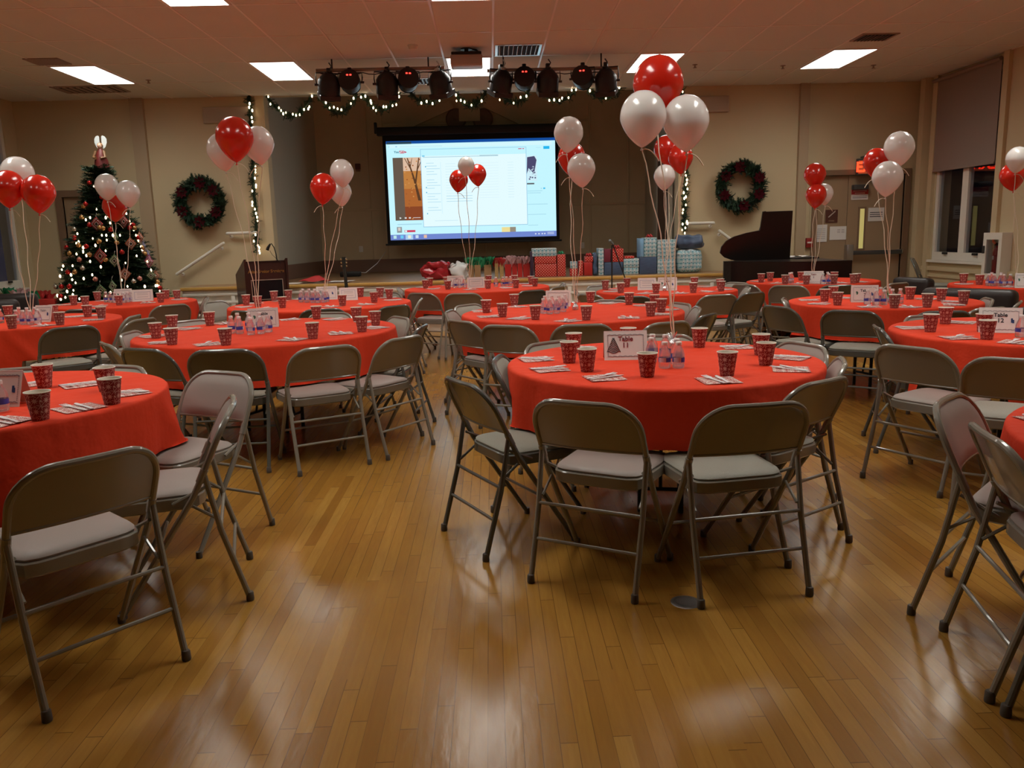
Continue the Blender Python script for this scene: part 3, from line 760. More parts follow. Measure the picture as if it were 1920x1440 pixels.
CUPS = {
 'A': [(1076,661),(1067.5,680),(1101,696),(1213.5,706),(1363,704),(1435.5,684),(1426,665),(1311,651),(1178,650)],
 'B': [(84,726),(200,733),(212,757),(120.5,799.5)],
 'C': [(594,598),(669,601),(704.5,610),(679,622),(587,635),(424,647),(323,646),(293,634),(316,617),(394,610)],
 'D': [(912,586),(940.5,571),(942.5,594),(1004,599),(1099.5,600),(1111,566),(1179.5,571),(1220,592.5),(1240,585),(1227,576)],
 'E': [(792,536),(798,540.5),(817,532.5),(840,542.5),(915,541),(917,531),(965,531),(967.5,540),(996,533),(1003,537)],
 'F': [(462,572),(481,562),(484,575),(522,559.5),(530,577),(642.5,573),(680.5,556),(702,567),(725,556),(730.5,560)],
 'G': [(17,619.5),(120.5,610),(102,593),(165,594),(191,597.5),(9,592)],
 'H': [(139,572),(161,573.5),(159,562),(224,572),(302,567),(312,560),(332.5,561)],
 'I': [(1135,543),(1164,549),(1169,538),(1230,550),(1300,549),(1302,537),(1350,541),(1352,546)],
 'J': [(1427,529.5),(1444,527),(1469.5,533),(1510.5,534),(1502,526),(1573,534),(1564,526.5),(1606,530),(1613,532)],
 'K': [(1546,565),(1562,559),(1570,572),(1677,578),(1706,561),(1738,576),(1764.5,564),(1806,570)],
 'L': [(1744,622),(1772,607),(1850,636),(1843,622)],
 'M': [(1806,531),(1836,534),(1917,539)], 'N': []}
NAPS = {
 'A': [(1075,651),(1004,674),(1030,693),(1133,709),(1347,714),(1483,671),(1483,693),(1382,651)],
 'B': [(152,722),(48,722),(259,737),(202,770),(46,816)],
 'C': [(545,599),(628,599),(687,604),(716,614.5),(639,625.5),(549,637),(390,646),(292,644),(283,631),(346,617),(420,606)],
 'D': [(900,584),(917,594),(972,597.5),(1065,602),(1179,596),(1254,590),(1258,581),(1207,573),(1140,569),(962,574)],
 'E': [(782,539),(812,542),(882,543),(951,540),(994,536.5),(830,534),(985,532.5)],
 'F': [(447,569),(457,576),(492,579),(550,560),(622,575),(687,571),(737,563),(748,558),(497,563)],
 'G': [(94,612.5),(140,594),(180,600),(176,592)],
 'H': [(127,572),(185,574),(278,568),(337,562),(177,563),(120,568)],
 'I': [(1149,543),(1146,547),(1209,550.5),(1276,550),(1328,547),(1364,543),(1322,538)],
 'J': [(1447,532),(1487,535),(1560,535),(1617,533),(1632,530),(1412,528)],
 'K': [(1516,563),(1535,570),(1625,578),(1717,578),(1737,561),(1800,572),(1787,566),(1587,559)],
 'L': [(1707,615),(1785,635),(1803,605),(1905,645)],
 'M': [(1805,533),(1887,540)], 'N': [(1908,747),(1903,783)]}
def clamp_table(k, p, marg):
    tx, ty, R, _ = TABLES[k]; d = Vector((p.x-tx, p.y-ty)); r = d.length
    if r > R-marg: d *= (R-marg)/r
    return tx+d.x, ty+d.y
ITEMS = {}
def free_spot(k, x, y, rad):
    """shift a little so that things on one table do not share a place"""
    for _ in range(12):
        hit = False
        for (a, b, r) in ITEMS.get(k, []):
            d = math.hypot(x-a, y-b)
            if d < r+rad: 
                q = (r+rad-d)+.002; ux, uy = ((x-a)/d, (y-b)/d) if d > 1e-4 else (1, 0); x += ux*q; y += uy*q; hit = True
        if not hit: break
    return x, y
ZTOP = ZT_+.001
for k, L in CUPS.items():
    for px, py in L:
        p = onz(px, py, ZTOP); x, y = clamp_table(k, p, .06)
        if CUPP is None: CUPP = c = cup_proto()
        else: c = dup(CUPP)
        x, y = free_spot(k, x, y, .047); ITEMS.setdefault(k, []).append((x, y, .047))
        c.location = (x, y, ZTOP); c.rotation_euler = (0, 0, rnd.random()*6.28)
        c['label'] = f"red snowflake paper cup at {where('cup', k, x, y)} on {TABLES[k][3]}"; c['group'] = f'paper cups on {TABLES[k][3]}'
for k, L in NAPS.items():
    tx, ty, R, nm = TABLES[k]
    for i, (px, py) in enumerate(L):
        p = onz(px, py, ZTOP); x, y = clamp_table(k, p, .125)
        a = math.atan2(ty-y, tx-x)-PI/2; w = where('napkin', k, x, y)
        x, y = free_spot(k, x, y, .075); ITEMS.setdefault(k, []).append((x, y, .075))
        o = bpy.data.objects.new('paper_napkin', NAPM[i % 3]); COL.objects.link(o)
        o.location = (x, y, ZTOP); o.rotation_euler = (0, 0, a+PI/4*(rnd.random()*1.4-.2)+(.5 if i % 2 else 0))
        tag(o, f'red and white patterned napkin at {w} on {nm}', 'napkin', f'paper napkins on {nm}')
        fa = a+rnd.uniform(-.3, .3); dx, dy = math.cos(fa), math.sin(fa); sp = .2+rnd.random()*.6
        for nm_, me_, s_, lab, cat, da in (('plastic_fork', FORKM, -.020, 'fork', 'fork', 0), ('plastic_knife', KNM, .018, 'knife', 'knife', -sp*.6)):
            o = bpy.data.objects.new(nm_, me_); COL.objects.link(o)
            o.location = (x+dx*s_, y+dy*s_, ZTOP+.0022); o.rotation_euler = (0, 0, fa+da); o.scale = (1.1, 1.05, 1)
            tag(o, f'white plastic {lab} on the {w} napkin of {nm}', cat, f'plastic {lab}s on {nm}')
# ---------------------------------------------------------------- water bottles
def bottle_material():
    m_ = bpy.data.materials.new('clear_bottle_plastic'); m_.use_nodes = True; nt = m_.node_tree; nt.nodes.clear()
    out = nt.nodes.new('ShaderNodeOutputMaterial'); tr_ = nt.nodes.new('ShaderNodeBsdfTransparent'); gl = nt.nodes.new('ShaderNodeBsdfGlass'); mx = nt.nodes.new('ShaderNodeMixShader')
    tr_.inputs[0].default_value = (.90, .90, .93, 1); gl.inputs[0].default_value = (1, 1, 1, 1); gl.inputs['Roughness'].default_value = .05; gl.inputs['IOR'].default_value = 1.33
    df = nt.nodes.new('ShaderNodeBsdfTranslucent'); df.inputs[0].default_value = (.88, .88, .88, 1); d2 = nt.nodes.new('ShaderNodeBsdfDiffuse'); d2.inputs[0].default_value = (.82, .82, .82, 1)
    m2 = nt.nodes.new('ShaderNodeMixShader'); m3 = nt.nodes.new('ShaderNodeMixShader'); m2.inputs[0].default_value = .5; m3.inputs[0].default_value = .12
    nt.links.new(df.outputs[0], m2.inputs[1]); nt.links.new(d2.outputs[0], m2.inputs[2])
    mx.inputs[0].default_value = .45; nt.links.new(tr_.outputs[0], mx.inputs[1]); nt.links.new(gl.outputs[0], mx.inputs[2])
    nt.links.new(mx.outputs[0], m3.inputs[1]); nt.links.new(m2.outputs[0], m3.inputs[2]); nt.links.new(m3.outputs[0], out.inputs[0]); return m_
M_bottle = bottle_material(); M_cap = mat('white_bottle_cap', (.80, .79, .77), .4); M_lab = mat('blue_bottle_label', (.05, .075, .42), .4)
M_lab2 = mat('pale_bottle_label', (.55, .52, .62), .4)
BOT = None
def bottle_proto():
    t = thing('water_bottle', 'x', 'bottle')
    MB().lathe([(.012, .0), (.024, .001), (.028, .006), (.0275, .02), (.0285, .024), (.0275, .030), (.0285, .055), (.028, .070), (.022, .088), (.0135, .104), (.0125, .112), (.0125, .116)], 20).build('bottle_body', M_bottle, t, 60)
    MB().lathe([(.0142, .110), (.0148, .112), (.0148, .124), (.0138, .126)], 18).build('cap', M_cap, t)
    lb = MB().lathe([(.0291, .031), (.0291, .052)], 24, None, False, False); lb.mi = [0 if (k % 12) < 7 else 1 for k in range(24)]
    lb.build('label', [M_lab, M_lab2], t)
    return t
def bottles(k, pts):
    global BOT
    for px, py in pts:
        p = onz(px, py, ZTOP)
        x, y = clamp_table(k, p, .05); x, y = free_spot(k, x, y, .0293); ITEMS.setdefault(k, []).append((x, y, .0293))
        if BOT is None: BOT = o = bottle_proto()
        else: o = dup(BOT)
        o.location = (x, y, ZTOP); o.rotation_euler = (0, 0, rnd.random()*6.28)
        o['label'] = f'small clear water bottle with blue label clustered on {TABLES[k][3]}'; o['group'] = f'water bottles on {TABLES[k][3]}'
BPX = {'A': [(1221,680),(1246,690),(1272,690),(1223,672),(1247,673),(1268,683)], 'B': [(4,771)],
 'C': [(435,625),(450,626),(471,628),(490,626),(504,623),(447,618),(468,618),(488,617)],
 'D': [(1019,588),(1031,589),(1044,588),(1056,585),(1022,582),(1035,582),(1048,581),(1060,579)],
 'E': [(853,540),(862,540),(871,539),(930,537.5),(943,537),(950,536.5),(957,536)],
 'F': [(565,567),(576,567.5),(587,568),(597,568),(607,567.5),(613,566),(569,563),(580,563),(591,563),(602,563)],
 'G': [(2,606),(32,608),(45,609),(58,609),(72,607),(38,602),(53,603),(66,602)],
 'H': [(200,567),(208,567.5),(216,568),(232,568),(240,567),(246,565.5)],
 'J': [(1480,531),(1484,530),(1551,530),(1561,533),(1556,533)],
 'K': [(1626,571),(1642,572),(1657,572),(1672,570),(1687,569),(1634,566),(1650,566),(1666,565)],
 'L': [(1913,632),(1926,631)], 'M': [(1853,536),(1862,536.5),(1871,536.5),(1880,537),(1889,537),(1858,533),(1876,533)]}
for k, pts in BPX.items(): bottles(k, pts)
# ---------------------------------------------------------------- table cards
M_card = mat('white_card', (.74, .68, .64), .7)
M_grey = mat('grey_print', (.33, .29, .30), .7); M_bluep = mat('blue_print', (.05, .09, .26), .7); M_greenp = mat('green_print', (.06, .16, .10), .7)
def card(k, x0, x1, ytop, ybot, lines, lab, kind='number', yaw=None):
    p = onz((x0+x1)/2, ybot, ZTOP); w = (x1-x0)*mpp(p.y); w = min(.225, max(.14, w)); h_ = .145 if kind == 'number' else .135
    t = thing('table_card', lab, 'table card', (p.x, p.y, ZTOP), 0 if yaw is None else yaw, 'folded table cards')
    if yaw is None: t.rotation_euler.z = -math.atan2(p.x, p.y)*.8
    d = .05; mb = MB()
    for s in (1, -1):
        y0, y1 = (0, d) if s > 0 else (2*d, d)
        mb.add([(-w/2, y0, 0), (w/2, y0, 0), (w/2, y1, h_), (-w/2, y1, h_), (-w/2, y0+.0012*s, 0), (w/2, y0+.0012*s, 0), (w/2, y1+.0012*s, h_-.001), (-w/2, y1+.0012*s, h_-.001)],
               [(0, 1, 2, 3), (7, 6, 5, 4), (0, 4, 5, 1), (1, 5, 6, 2), (3, 2, 6, 7), (0, 3, 7, 4)])
    mb.build('card_sheet', M_card, t)
    ax = math.atan2(h_, d); F0 = TR(0, -.0006, 0) @ RX(ax)      # local xy = card face
    sl = math.hypot(d, h_)
    def at(x, y): return F0 @ TR(x*w, y*sl, .0008)
    if kind == 'program':
        b = MB()
        for (u0, v0, u1, v1) in ((-.38, .18, .38, .19), (-.38, .80, .38, .81), (-.38, .18, -.37, .81), (.37, .18, .38, .81)): b.box((u0*w, v0*sl, 0), (u1*w, v1*sl+.001, .0006), F0 @ TR(0, 0, .0003))
        b.slot(1)
        for v in (.36, .56, .68): b.box((-.26*w, v*sl, 0), (.26*w, v*sl+.0035, .0006), F0 @ TR(0, 0, .0003))
        b.build('printed_lines', [M_bluep, M_grey], t)
    else:
        b = MB()
        for q in range(26):
            u = -.40+.8*q/25
            for v in (.13, .86): b.cbox((u*w, (v+.012*math.sin(q*1.7))*sl, 0), (.010, .003, .0006), F0 @ TR(0, 0, .0005))
        for q in range(14):
            v = .18+.64*q/13
            for u in (-.41, .41): b.cbox((u*w, v*sl, 0), (.004, .005, .0006), F0 @ TR(0, 0, .0005))
        b.build('printed_border', M_grey, t)
        for i, (s_, sz, y, m_) in enumerate(lines): ftext('card_lettering', s_, sz, m_, t, at(0, y), .0008)
        b = MB(); n_ = 5
        if k in ('A', 'J'):      # a tree drawn with curls
            for q in range(9):
                hh = .03+.10*q/9; ww = .034*(1-q/9)
                b.tube([(-w*.28+ww*math.cos(a_)*1.0, (.28+.055*q)*sl+.006*math.sin(3*a_), 0) for a_ in [PI*z/8 for z in range(9)]], .0016, 4, M=F0 @ TR(0, 0, .0008))
            b.build('printed_tree', M_ink, t)
        else:
            for q in range(7): b.cbox((w*(.27+.02*math.cos(q*2.1)), sl*(.48+.06*math.sin(q*1.9)), 0), (.010, .012, .0006), F0 @ TR(0, 0, .0005))
            b.slot(1)
            for q in range(4): b.cbox((w*(-.28+.015*math.cos(q*2.5)), sl*(.55+.05*math.sin(q*2.2)), 0), (.012, .014, .0006), F0 @ TR(0, 0, .0005))
            b.build('printed_sprigs', [M_bluep, M_greenp], t)
    ITEMS.setdefault(k, []).append((p.x, p.y, .0)); return t
card('A', 1133, 1215, 620, 675, [('Table', .034, .72, M_redink), ('11', .036, .50, M_redink)], 'white folded card reading Table 11 with a curly tree', yaw=math.radians(-4))
card('L', 1838, 1912, 581, 624, [('Table', .032, .70, M_ink), ('12', .036, .48, M_ink)], 'white folded card reading Table 12 with blue sprigs')
card('C', 466, 523, 578, 614, [('Table', .032, .70, M_ink)], 'white folded card behind the bottles on the big left centre table')
card('D', 1022, 1072, 548, 575, [], 'white folded card behind the bottles on the middle table')
card('E', 835, 875, 518, 538, [('Table', .030, .70, M_redink)], 'white folded number card on the table under the screen')
card('E', 876, 909, 518, 540, [], 'white folded program card with ruled box on the table under the screen', 'program')
card('F', 593, 634, 540, 562, [], 'white folded number card beside the bottles on the table by the lectern')
card('F', 638, 671, 540, 563, [], 'white folded program card with printed lines on the table by the lectern', 'program', yaw=math.radians(14))
card('G', 62, 96, 574, 604, [('Table', .026, .68, M_grey)], 'white folded card behind bottles on the far left table', yaw=math.radians(-8))
card('H', 217, 247, 543, 565, [], 'white folded number card on the table by the tree')
card('H', 250, 286, 541, 565, [], 'white folded program card with blue box on the table by the tree', 'program')
card('I', 1196, 1230, 524, 544, [], 'white folded program card with ruled box on the table by the blue gifts', 'program')
card('I', 1234, 1269, 521, 545, [('Table', .030, .70, M_redink), ('4', .034, .48, M_redink)], 'white folded number card with blue sprig on the table by the blue gifts')
card('J', 1508, 1543, 510, 532, [('Table', .028, .72, M_redink), ('1', .034, .50, M_ink)], 'white folded card with tree print on the table by the piano')
card('K', 1597, 1645, 537, 567, [('Table', .032, .68, M_ink), ('7', .034, .44, M_ink)], 'white folded card behind bottles on the table before the brown door')
card('M', 1905, 1935, 519, 540, [], 'white folded card at the right picture edge on the window table')
card('B', -20, 32, 700, 763, [], 'white folded card with blue sprig on the front left table', yaw=math.radians(-6))
# ================================================================ balloons
def balloon_material(name, col, col2, rough, tr):
    m_ = mat(name, col, rough, spec=.7, coat=.7, sss=0); n = NT(m_)
    lw = n.new('ShaderNodeLayerWeight'); lw.inputs['Blend'].default_value = .35
    n.put(n.b.inputs['Base Color'], n.mix(lw.outputs['Facing'], (*col, 1), (*col2, 1)))
    n.b.inputs['Transmission Weight'].default_value = tr; n.b.inputs['IOR'].default_value = 1.1 if tr else 1.45
    n.b.inputs['Coat Roughness'].default_value = .06
    tl = n.new('ShaderNodeBsdfTranslucent'); tl.inputs[0].default_value = (*col2, 1); ms = n.new('ShaderNodeMixShader'); ms.inputs[0].default_value = .26 if tr == 0 and col[1] > .1 else .16
    out = [q for q in n.nt.nodes if q.type == 'OUTPUT_MATERIAL'][0]
    n.nt.links.new(n.b.outputs[0], ms.inputs[1]); n.nt.links.new(tl.outputs[0], ms.inputs[2]); n.nt.links.new(ms.outputs[0], out.inputs[0])
    return m_
M_bred = balloon_material('red_latex', (.70, .020, .008), (.80, .03, .012), .22, 0)
M_bwhite = balloon_material('pearl_white_latex', (.86, .84, .80), (.90, .88, .85), .22, 0)
M_ribbon = mat('cream_ribbon', (.78, .68, .52), .45)
M_foil = mat('iridescent_foil', (.75, .78, .80), .15, metal=.9, bump=.6, bscale=70)
M_gfoil = mat('green_foil', (.10, .50, .18), .15, metal=.9, bump=.6, bscale=70)
BAL_PROF = []
for i in range(25):
    t = i/24; z = 1-2*t                      # top to bottom
    if z > -.1: r = math.sqrt(max(0, 1-((z-.0)/1.0)**2))
    else: q = (-.1-z)/.9; r = math.sqrt(1-.01)*(1-q)**.80*(1+.42*q)
    BAL_PROF.append((max(r, .004), z))
BM = {}
for nm, m_ in (('red', M_bred), ('white', M_bwhite)):
    prof = [(r*.5, z*(.56 if z > 0 else .66)) for r, z in BAL_PROF][::-1]
    BM[nm] = MB().lathe(prof, 32).mesh('balloon_skin', m_, 80)
    BM[nm+'k'] = MB().lathe([(.030, -.72), (.036, -.715), (.012, -.665), (.02, -.64)], 10).mesh('knot', m_, 60)
BALLOONS = {  # table: weight (px,py), list of (colour, centre px, py, width px)
 'A': ((1262, 652), 'silver', [('white',1206,219,83),('white',1286,227,83),('red',1234,158,90)]),
 'C': ((488, 612), 'silver', [('white',418,282,56),('white',484,270,56),('red',440,258,66)]),
 'D': ((1079, 581), 'silver', [('white',1066,250,53),('red',1072,296,50),('white',1090,317,51)]),
 'E': ((881, 534), 'silver', [('white',874,311,30),('red',860,338,34),('red',895,327,33)]),
 'F': ((611, 562), 'silver', [('red',606,352,47),('white',641,323,42),('white',638,360,40)]),
 'G': ((60, 600), 'silver', [('white',33,326,55),('red',16,352,56),('red',72,361,57)]),
 'H': ((232, 564), 'silver', [('white',200,349,40),('red',215,388,42),('white',240,362,41)]),
 'I': ((1246, 545), 'silver', [('red',1250,280,46),('red',1276,296,45),('white',1246,331,39)]),
 'J': ((1523, 530), 'silver', [('red',1528,328,39),('red',1530,366,37),('white',1545,363,33)]),
 'K': ((1651, 566), 'green', [('red',1643,304,46),('white',1686,277,53),('white',1664,333,54)]),
 'M': ((1899, 538), 'green', [('red',1898,330,43),('white',1908,298,40)])}
ORD = ['first', 'second', 'third']
for k, (w, wc, L) in BALLOONS.items():
    tx, ty, R, nm = TABLES[k]
    p = onz(*w, ZTOP); x, y = clamp_table(k, p, .08); x, y = free_spot(k, x, y, .03); ITEMS.setdefault(k, []).append((x, y, .032))
    wt = thing('balloon_weight', f'crinkled {wc} foil weight holding the ribbons on {nm}', 'balloon weight', (x, y, ZTOP), 0, 'foil balloon weights')
    fm = M_gfoil if wc == 'green' else M_foil
    MB().lathe([(.020, 0), (.028, .002), (.027, .03), (.017, .045), (.012, .052)], 12).build('weight_body', fm, wt, 20)
    mb = MB(); r_ = random.Random(len(nm))
    for q in range(26):
        a = r_.random()*6.28; e = r_.uniform(.25, 1.2); L_ = r_.uniform(.03, .055); d = Vector((math.cos(a)*math.cos(e), math.sin(a)*math.cos(e), math.sin(e))); s = Vector((-math.sin(a), math.cos(a), 0))*.004
        c = Vector((0, 0, .046)); mb.add([c-s, c+s, c+d*L_+s*.6, c+d*L_-s*.6+Vector((0, 0, .004))], [(0, 1, 2, 3)])
    mb.build('foil_tassel', fm, wt, 0)
    cnt = {'red': sum(1 for b in L if b[0] == 'red'), 'white': sum(1 for b in L if b[0] == 'white')}
    tops = sorted([b for b in L], key=lambda b: b[2])
    for i, (c, px, py, wpx) in enumerate(L):
        # depth: close to the weight, staggered so that the skins do not meet
        dy = {0: -.12, 1: .10, 2: -.02}[i] if k not in ('A', 'C') else {0: .02, 1: .10, 2: -.18}[i]
        if k == 'A': dy = {0: -.06, 1: -.02, 2: .20}[i]
        if k in ('E',): dy = {0: -.20, 1: .02, 2: .12}[i]
        if k in ('K',): dy = {0: .16, 1: .02, 2: -.22}[i]
        if k in ('F', 'J'): dy = {0: -.2, 1: -.03, 2: .18}[i] if k == 'F' else {0: 0, 1: -.1, 2: .2}[i]
        if k == 'D': dy = {0: -.06, 1: .22, 2: -.20}[i]
        if k == 'I': dy = {0: .2, 1: -.03, 2: -.22}[i]
        if k == 'H': dy = {0: -.05, 1: .22, 2: -.03}[i]
        if k == 'G': dy = {0: .22, 1: -.05, 2: -.03}[i]
        if k == 'M': dy = {0: .15, 1: -.12}[i]
        q = ony(px, py, y+dy); D = wpx*mpp(q.y)
        n_same = sorted([b for b in L if b[0] == c], key=lambda b: b[1])
        if cnt[c] == 1: ad = f'only {c} balloon'
        else: ad = f'{"left" if n_same[0][1] == px else "right"} {c} balloon'
        t = thing('balloon', f'glossy {ad} floating above {nm}' if c == 'red' else f'pearly {ad} floating above {nm}', 'balloon', q, 0, f'balloons above {nm}')
        o = bpy.data.objects.new('balloon_skin', BM[c]); COL.objects.link(o); o.parent = t; o.scale = (D, D, D)
        tilt = rnd.uniform(-.12, .12); o.rotation_euler = (rnd.uniform(-.1, .1), tilt, 0)
        o2 = bpy.data.objects.new('knot', BM[c+'k']); COL.objects.link(o2); o2.parent = o
        M_ = o.rotation_euler.to_matrix() @ Vector((0, 0, -.70*D))
        a = Vector(M_); b = Vector((x, y, ZTOP+.05+.004*i))-q
        pts = []
        for s in range(15):
            u = s/14; v = a.lerp(b, u); v += Vector((math.sin(u*PI)*(.02*(1-2*(i % 2)))+.006*math.sin(u*19+i), .01*math.sin(u*PI)*(i-1), 0)); pts.append(v)
        mb = MB(); wr = .0034
        mb.tube(pts, wr, 5)
        r_ = random.Random(px); cu = [a+Vector((.0, 0, .0))]
        s0 = 1 if r_.random() < .5 else -1
        for s in range(1, 9): u = s/8; cu.append(a+Vector((s0*.09*u, -.01*u, .012*math.sin(u*2.4)-.07*u*u)))
        mb.tube(cu, wr*.9, 5)
        mb.build('ribbon', M_ribbon, t, 60)
# ================================================================ projection screen
YS = 15.7
E_ = lambda nm, c, s=1.0: mat(nm, (.02, .02, .02), .6, spec=.1, emit=c, estr=s)
scr = thing('projection_screen', 'hanging projection screen showing a video page and a file window', 'screen', (0, 0, 0))
cTL, cTR, cBR, cBL = ony(725, 264, YS), ony(1041, 259, YS), ony(1043, 443, YS), ony(731, 450, YS)
x0 = (cTL.x+cBL.x)/2; x1 = (cTR.x+cBR.x)/2; zt = (cTL.z+cTR.z)/2; zb = (cBL.z+cBR.z)/2
MB().box((x0-.06, YS, zb-.08), (x1+.06, YS+.008, zt+.16)).build('screen_fabric', M_matblack, scr)
MB().rbox((x0-.16, YS-.06, zt+.10), (x1+.14, YS+.07, zt+.25), .02).rbox((x0-.20, YS-.05, zt+.14), (x0-.15, YS+.05, zt+.34), .01).build('roller_housing', M_black, scr)
MB().rbox((x0-.10, YS-.02, zb-.10), (x1+.10, YS+.03, zb-.065), .008).build('bottom_bar', M_black, scr)
W_, H_ = x1-x0, zt-zb
im = MB(); IMM = []
def px(u0, v0, u1, v1, c, lay, s=1.0):
    key = tuple(round(q, 3) for q in c)
    nm = 'screen_light_%d_%d_%d' % tuple(int(q*255) for q in c)
    m_ = E_(nm, c, s)
    if m_ not in IMM: IMM.append(m_)
    im.slot(IMM.index(m_)); y = YS-.002-.0012*lay
    im.add([(x0+u0*W_, y, zt-v1*H_), (x0+u1*W_, y, zt-v1*H_), (x0+u1*W_, y, zt-v0*H_), (x0+u0*W_, y, zt-v0*H_)], [(0, 1, 2, 3)])
def poly(pts, c, lay):
    m_ = E_('screen_light_%d_%d_%d' % tuple(int(q*255) for q in c), c)
    if m_ not in IMM: IMM.append(m_)
    im.slot(IMM.index(m_)); y = YS-.002-.0012*lay
    im.add([(x0+u*W_, y, zt-v*H_) for u, v in pts], [tuple(range(len(pts)))])
PALE = (.56, .92, 1.0); WHT = (.78, .97, 1.0)
px(0, 0, 1, 1, PALE, 0); px(0, 0, 1, .028, (.005, .07, .33), 1); px(.005, .008, .15, .03, (.02, .05, .08), 2); px(.02, .035, .98, .07, (.66, .93, .98), 1)
px(.015, .052, .02, .058, (.25, .55, .75), 2); px(.055, .05, .065, .06, (.3, .6, .8), 2); px(.08, .055, .33, .058, (.35, .7, .85), 2)
# video with autumn trees
px(.035, .165, .205, .80, (.13, .095, .07), 1); px(.095, .165, .205, .80, (.42, .13, .03), 2)
px(.095, .165, .205, .30, (.72, .50, .36), 3); px(.095, .30, .205, .48, (.52, .21, .05), 3); px(.095, .66, .205, .80, (.25, .06, .02), 3)
def limb(p, q, w0, w1):
    (a, b), (c, d) = p, q; poly([(a-w0, b), (a+w0, b), (c+w1, d), (c-w1, d)], (.10, .045, .02), 4)
limb((.185, .60), (.16, .40), .009, .006); limb((.16, .40), (.122, .17), .006, .003); limb((.165, .42), (.19, .17), .005, .003); limb((.145, .30), (.105, .17), .003, .002); limb((.178, .29), (.204, .20), .003, .002); limb((.137, .26), (.15, .17), .003, .001)
for q in range(26):
    u, v = .097+rnd.random()*.10, .18+rnd.random()*.6; px(u, v, u+.008, v+.012, (.60, .27, .08) if q % 2 else (.34, .10, .03), 5)
poly([(.06, .765), (.06, .785), (.072, .775)], (.8, .85, .85), 3)
for u in (.09, .115): px(u, .768, u+.012, .782, (.7, .72, .72), 6)
px(.14, .772, .185, .778, (.65, .6, .6), 6)
# site logo: rounded red outline with the word Tube
px(.079, .095, .105, .123, (.55, .04, .10), 1); px(.082, .099, .102, .119, WHT, 2); poly([(.108, .10), (.122, .112), (.108, .12)], (.55, .04, .10), 1)
# file window
px(.200, .085, .828, .875, (.30, .56, .78), 7); px(.203, .09, .825, .869, WHT, 8); px(.203, .09, .825, .155, PALE, 9); px(.215, .165, .66, .170, (.30, .55, .68), 10); px(.55, .160, .66, .163, (.06, .22, .32), 10)
px(.21, .148, .225, .162, (.2, .6, .85), 10); px(.78, .10, .80, .108, (.60, .08, .20), 10); px(.805, .10, .815, .108, (.60, .08, .20), 10)
px(.315, .22, .319, .74, (.66, .9, .98), 9)
for i in range(18):
    v = .225+.028*i
    if i in (5, 10, 15): continue
    px(.232, v, .232+.045+.035*((i*7) % 3)/2, v+.005, (.42, .70, .86), 10)
for v in (.26, .47, .52, .735): px(.225, v-.005, .231, v+.008, (.1, .45, .7), 10)
for i in range(14):
    v = .235+.027*i
    px(.345, v, .345+.06+.12*((i*5) % 4)/4, v+.004, (.62, .85, .93), 10); px(.54, v, .66, v+.0035, (.68, .88, .95), 10); px(.715, v, .75, v+.0035, (.6, .84, .93), 10)
for i in range(3): px(.345, .56+.027*i, .50, .565+.027*i, (.42, .68, .82), 10)
px(.27, .81, .41, .814, (.5, .75, .88), 10)
# page column at the side
px(.828, .175, .89, .43, (.62, .86, .95), 1); poly([(.832, .19), (.875, .18), (.888, .22), (.872, .36), (.84, .30), (.828, .36)], (.07, .065, .15), 2)
for q in range(16): u, v = .832+rnd.random()*.045, .28+rnd.random()*.13; px(u, v, u+.009, v+.014, (.5, .62, .72) if q % 2 else (.10, .10, .2), 3)
px(.825, .45, .872, .465, (.12, .13, .14), 2); px(.93, .083, .966, .112, (.02, .47, .86), 1); px(.885, .094, .915, .098, (.45, .75, .88), 1)
for v, a, b in ((.53, .83, .92), (.55, .83, .91), (.665, .83, .95), (.77, .83, .94), (.88, .83, .89)): px(a, v, b, v+.004, (.30, .58, .74), 1)
px(.925, .50, .937, .515, (.05, .5, .85), 1); px(.91, .502, .917, .514, (.4, .7, .85), 1)
px(.045, .835, .19, .845, (.40, .68, .82), 1); px(.04, .865, .07, .925, (.28, .32, .34), 1); px(.047, .872, .062, .905, (.68, .62, .58), 2); px(.085, .90, .15, .922, (.62, .06, .12), 1); px(.088, .903, .10, .919, WHT, 2)
px(.67, .895, .72, .945, (.85, .72, .30), 1); px(.72, .895, .755, .945, (.30, .26, .20), 1)
px(0, .945, 1, 1, (.16, .24, .62), 11); px(.09, .947, .135, .998, (.40, .62, .88), 12)
for u, c in ((.018, (.5, .8, .8)), (.06, (.15, .6, .9)), (.105, (.85, .85, .7)), (.15, (.6, .75, .9)), (.20, (.8, .5, .35))): px(u, .953, u+.018, .985, c, 13)
for u in (.87, .89, .91, .925): px(u, .965, u+.008, .978, (.7, .78, .9), 13)
px(.945, .958, .985, .963, (.7, .78, .9), 13); px(.945, .972, .985, .977, (.7, .78, .9), 13)
im.build('projected_picture', IMM, scr, 0, fix=False)
ftext('logo_lettering', 'You', .055, E_('screen_light_ink', (.05, .22, .32)), scr, TR(x0+.060*W_, YS-.008, zt-.109*H_) @ RX(PI/2), .002)
ftext('logo_lettering', 'Tube', .05, E_('screen_light_logo', (.55, .04, .10)), scr, TR(x0+.092*W_, YS-.008, zt-.109*H_) @ RX(PI/2), .002)
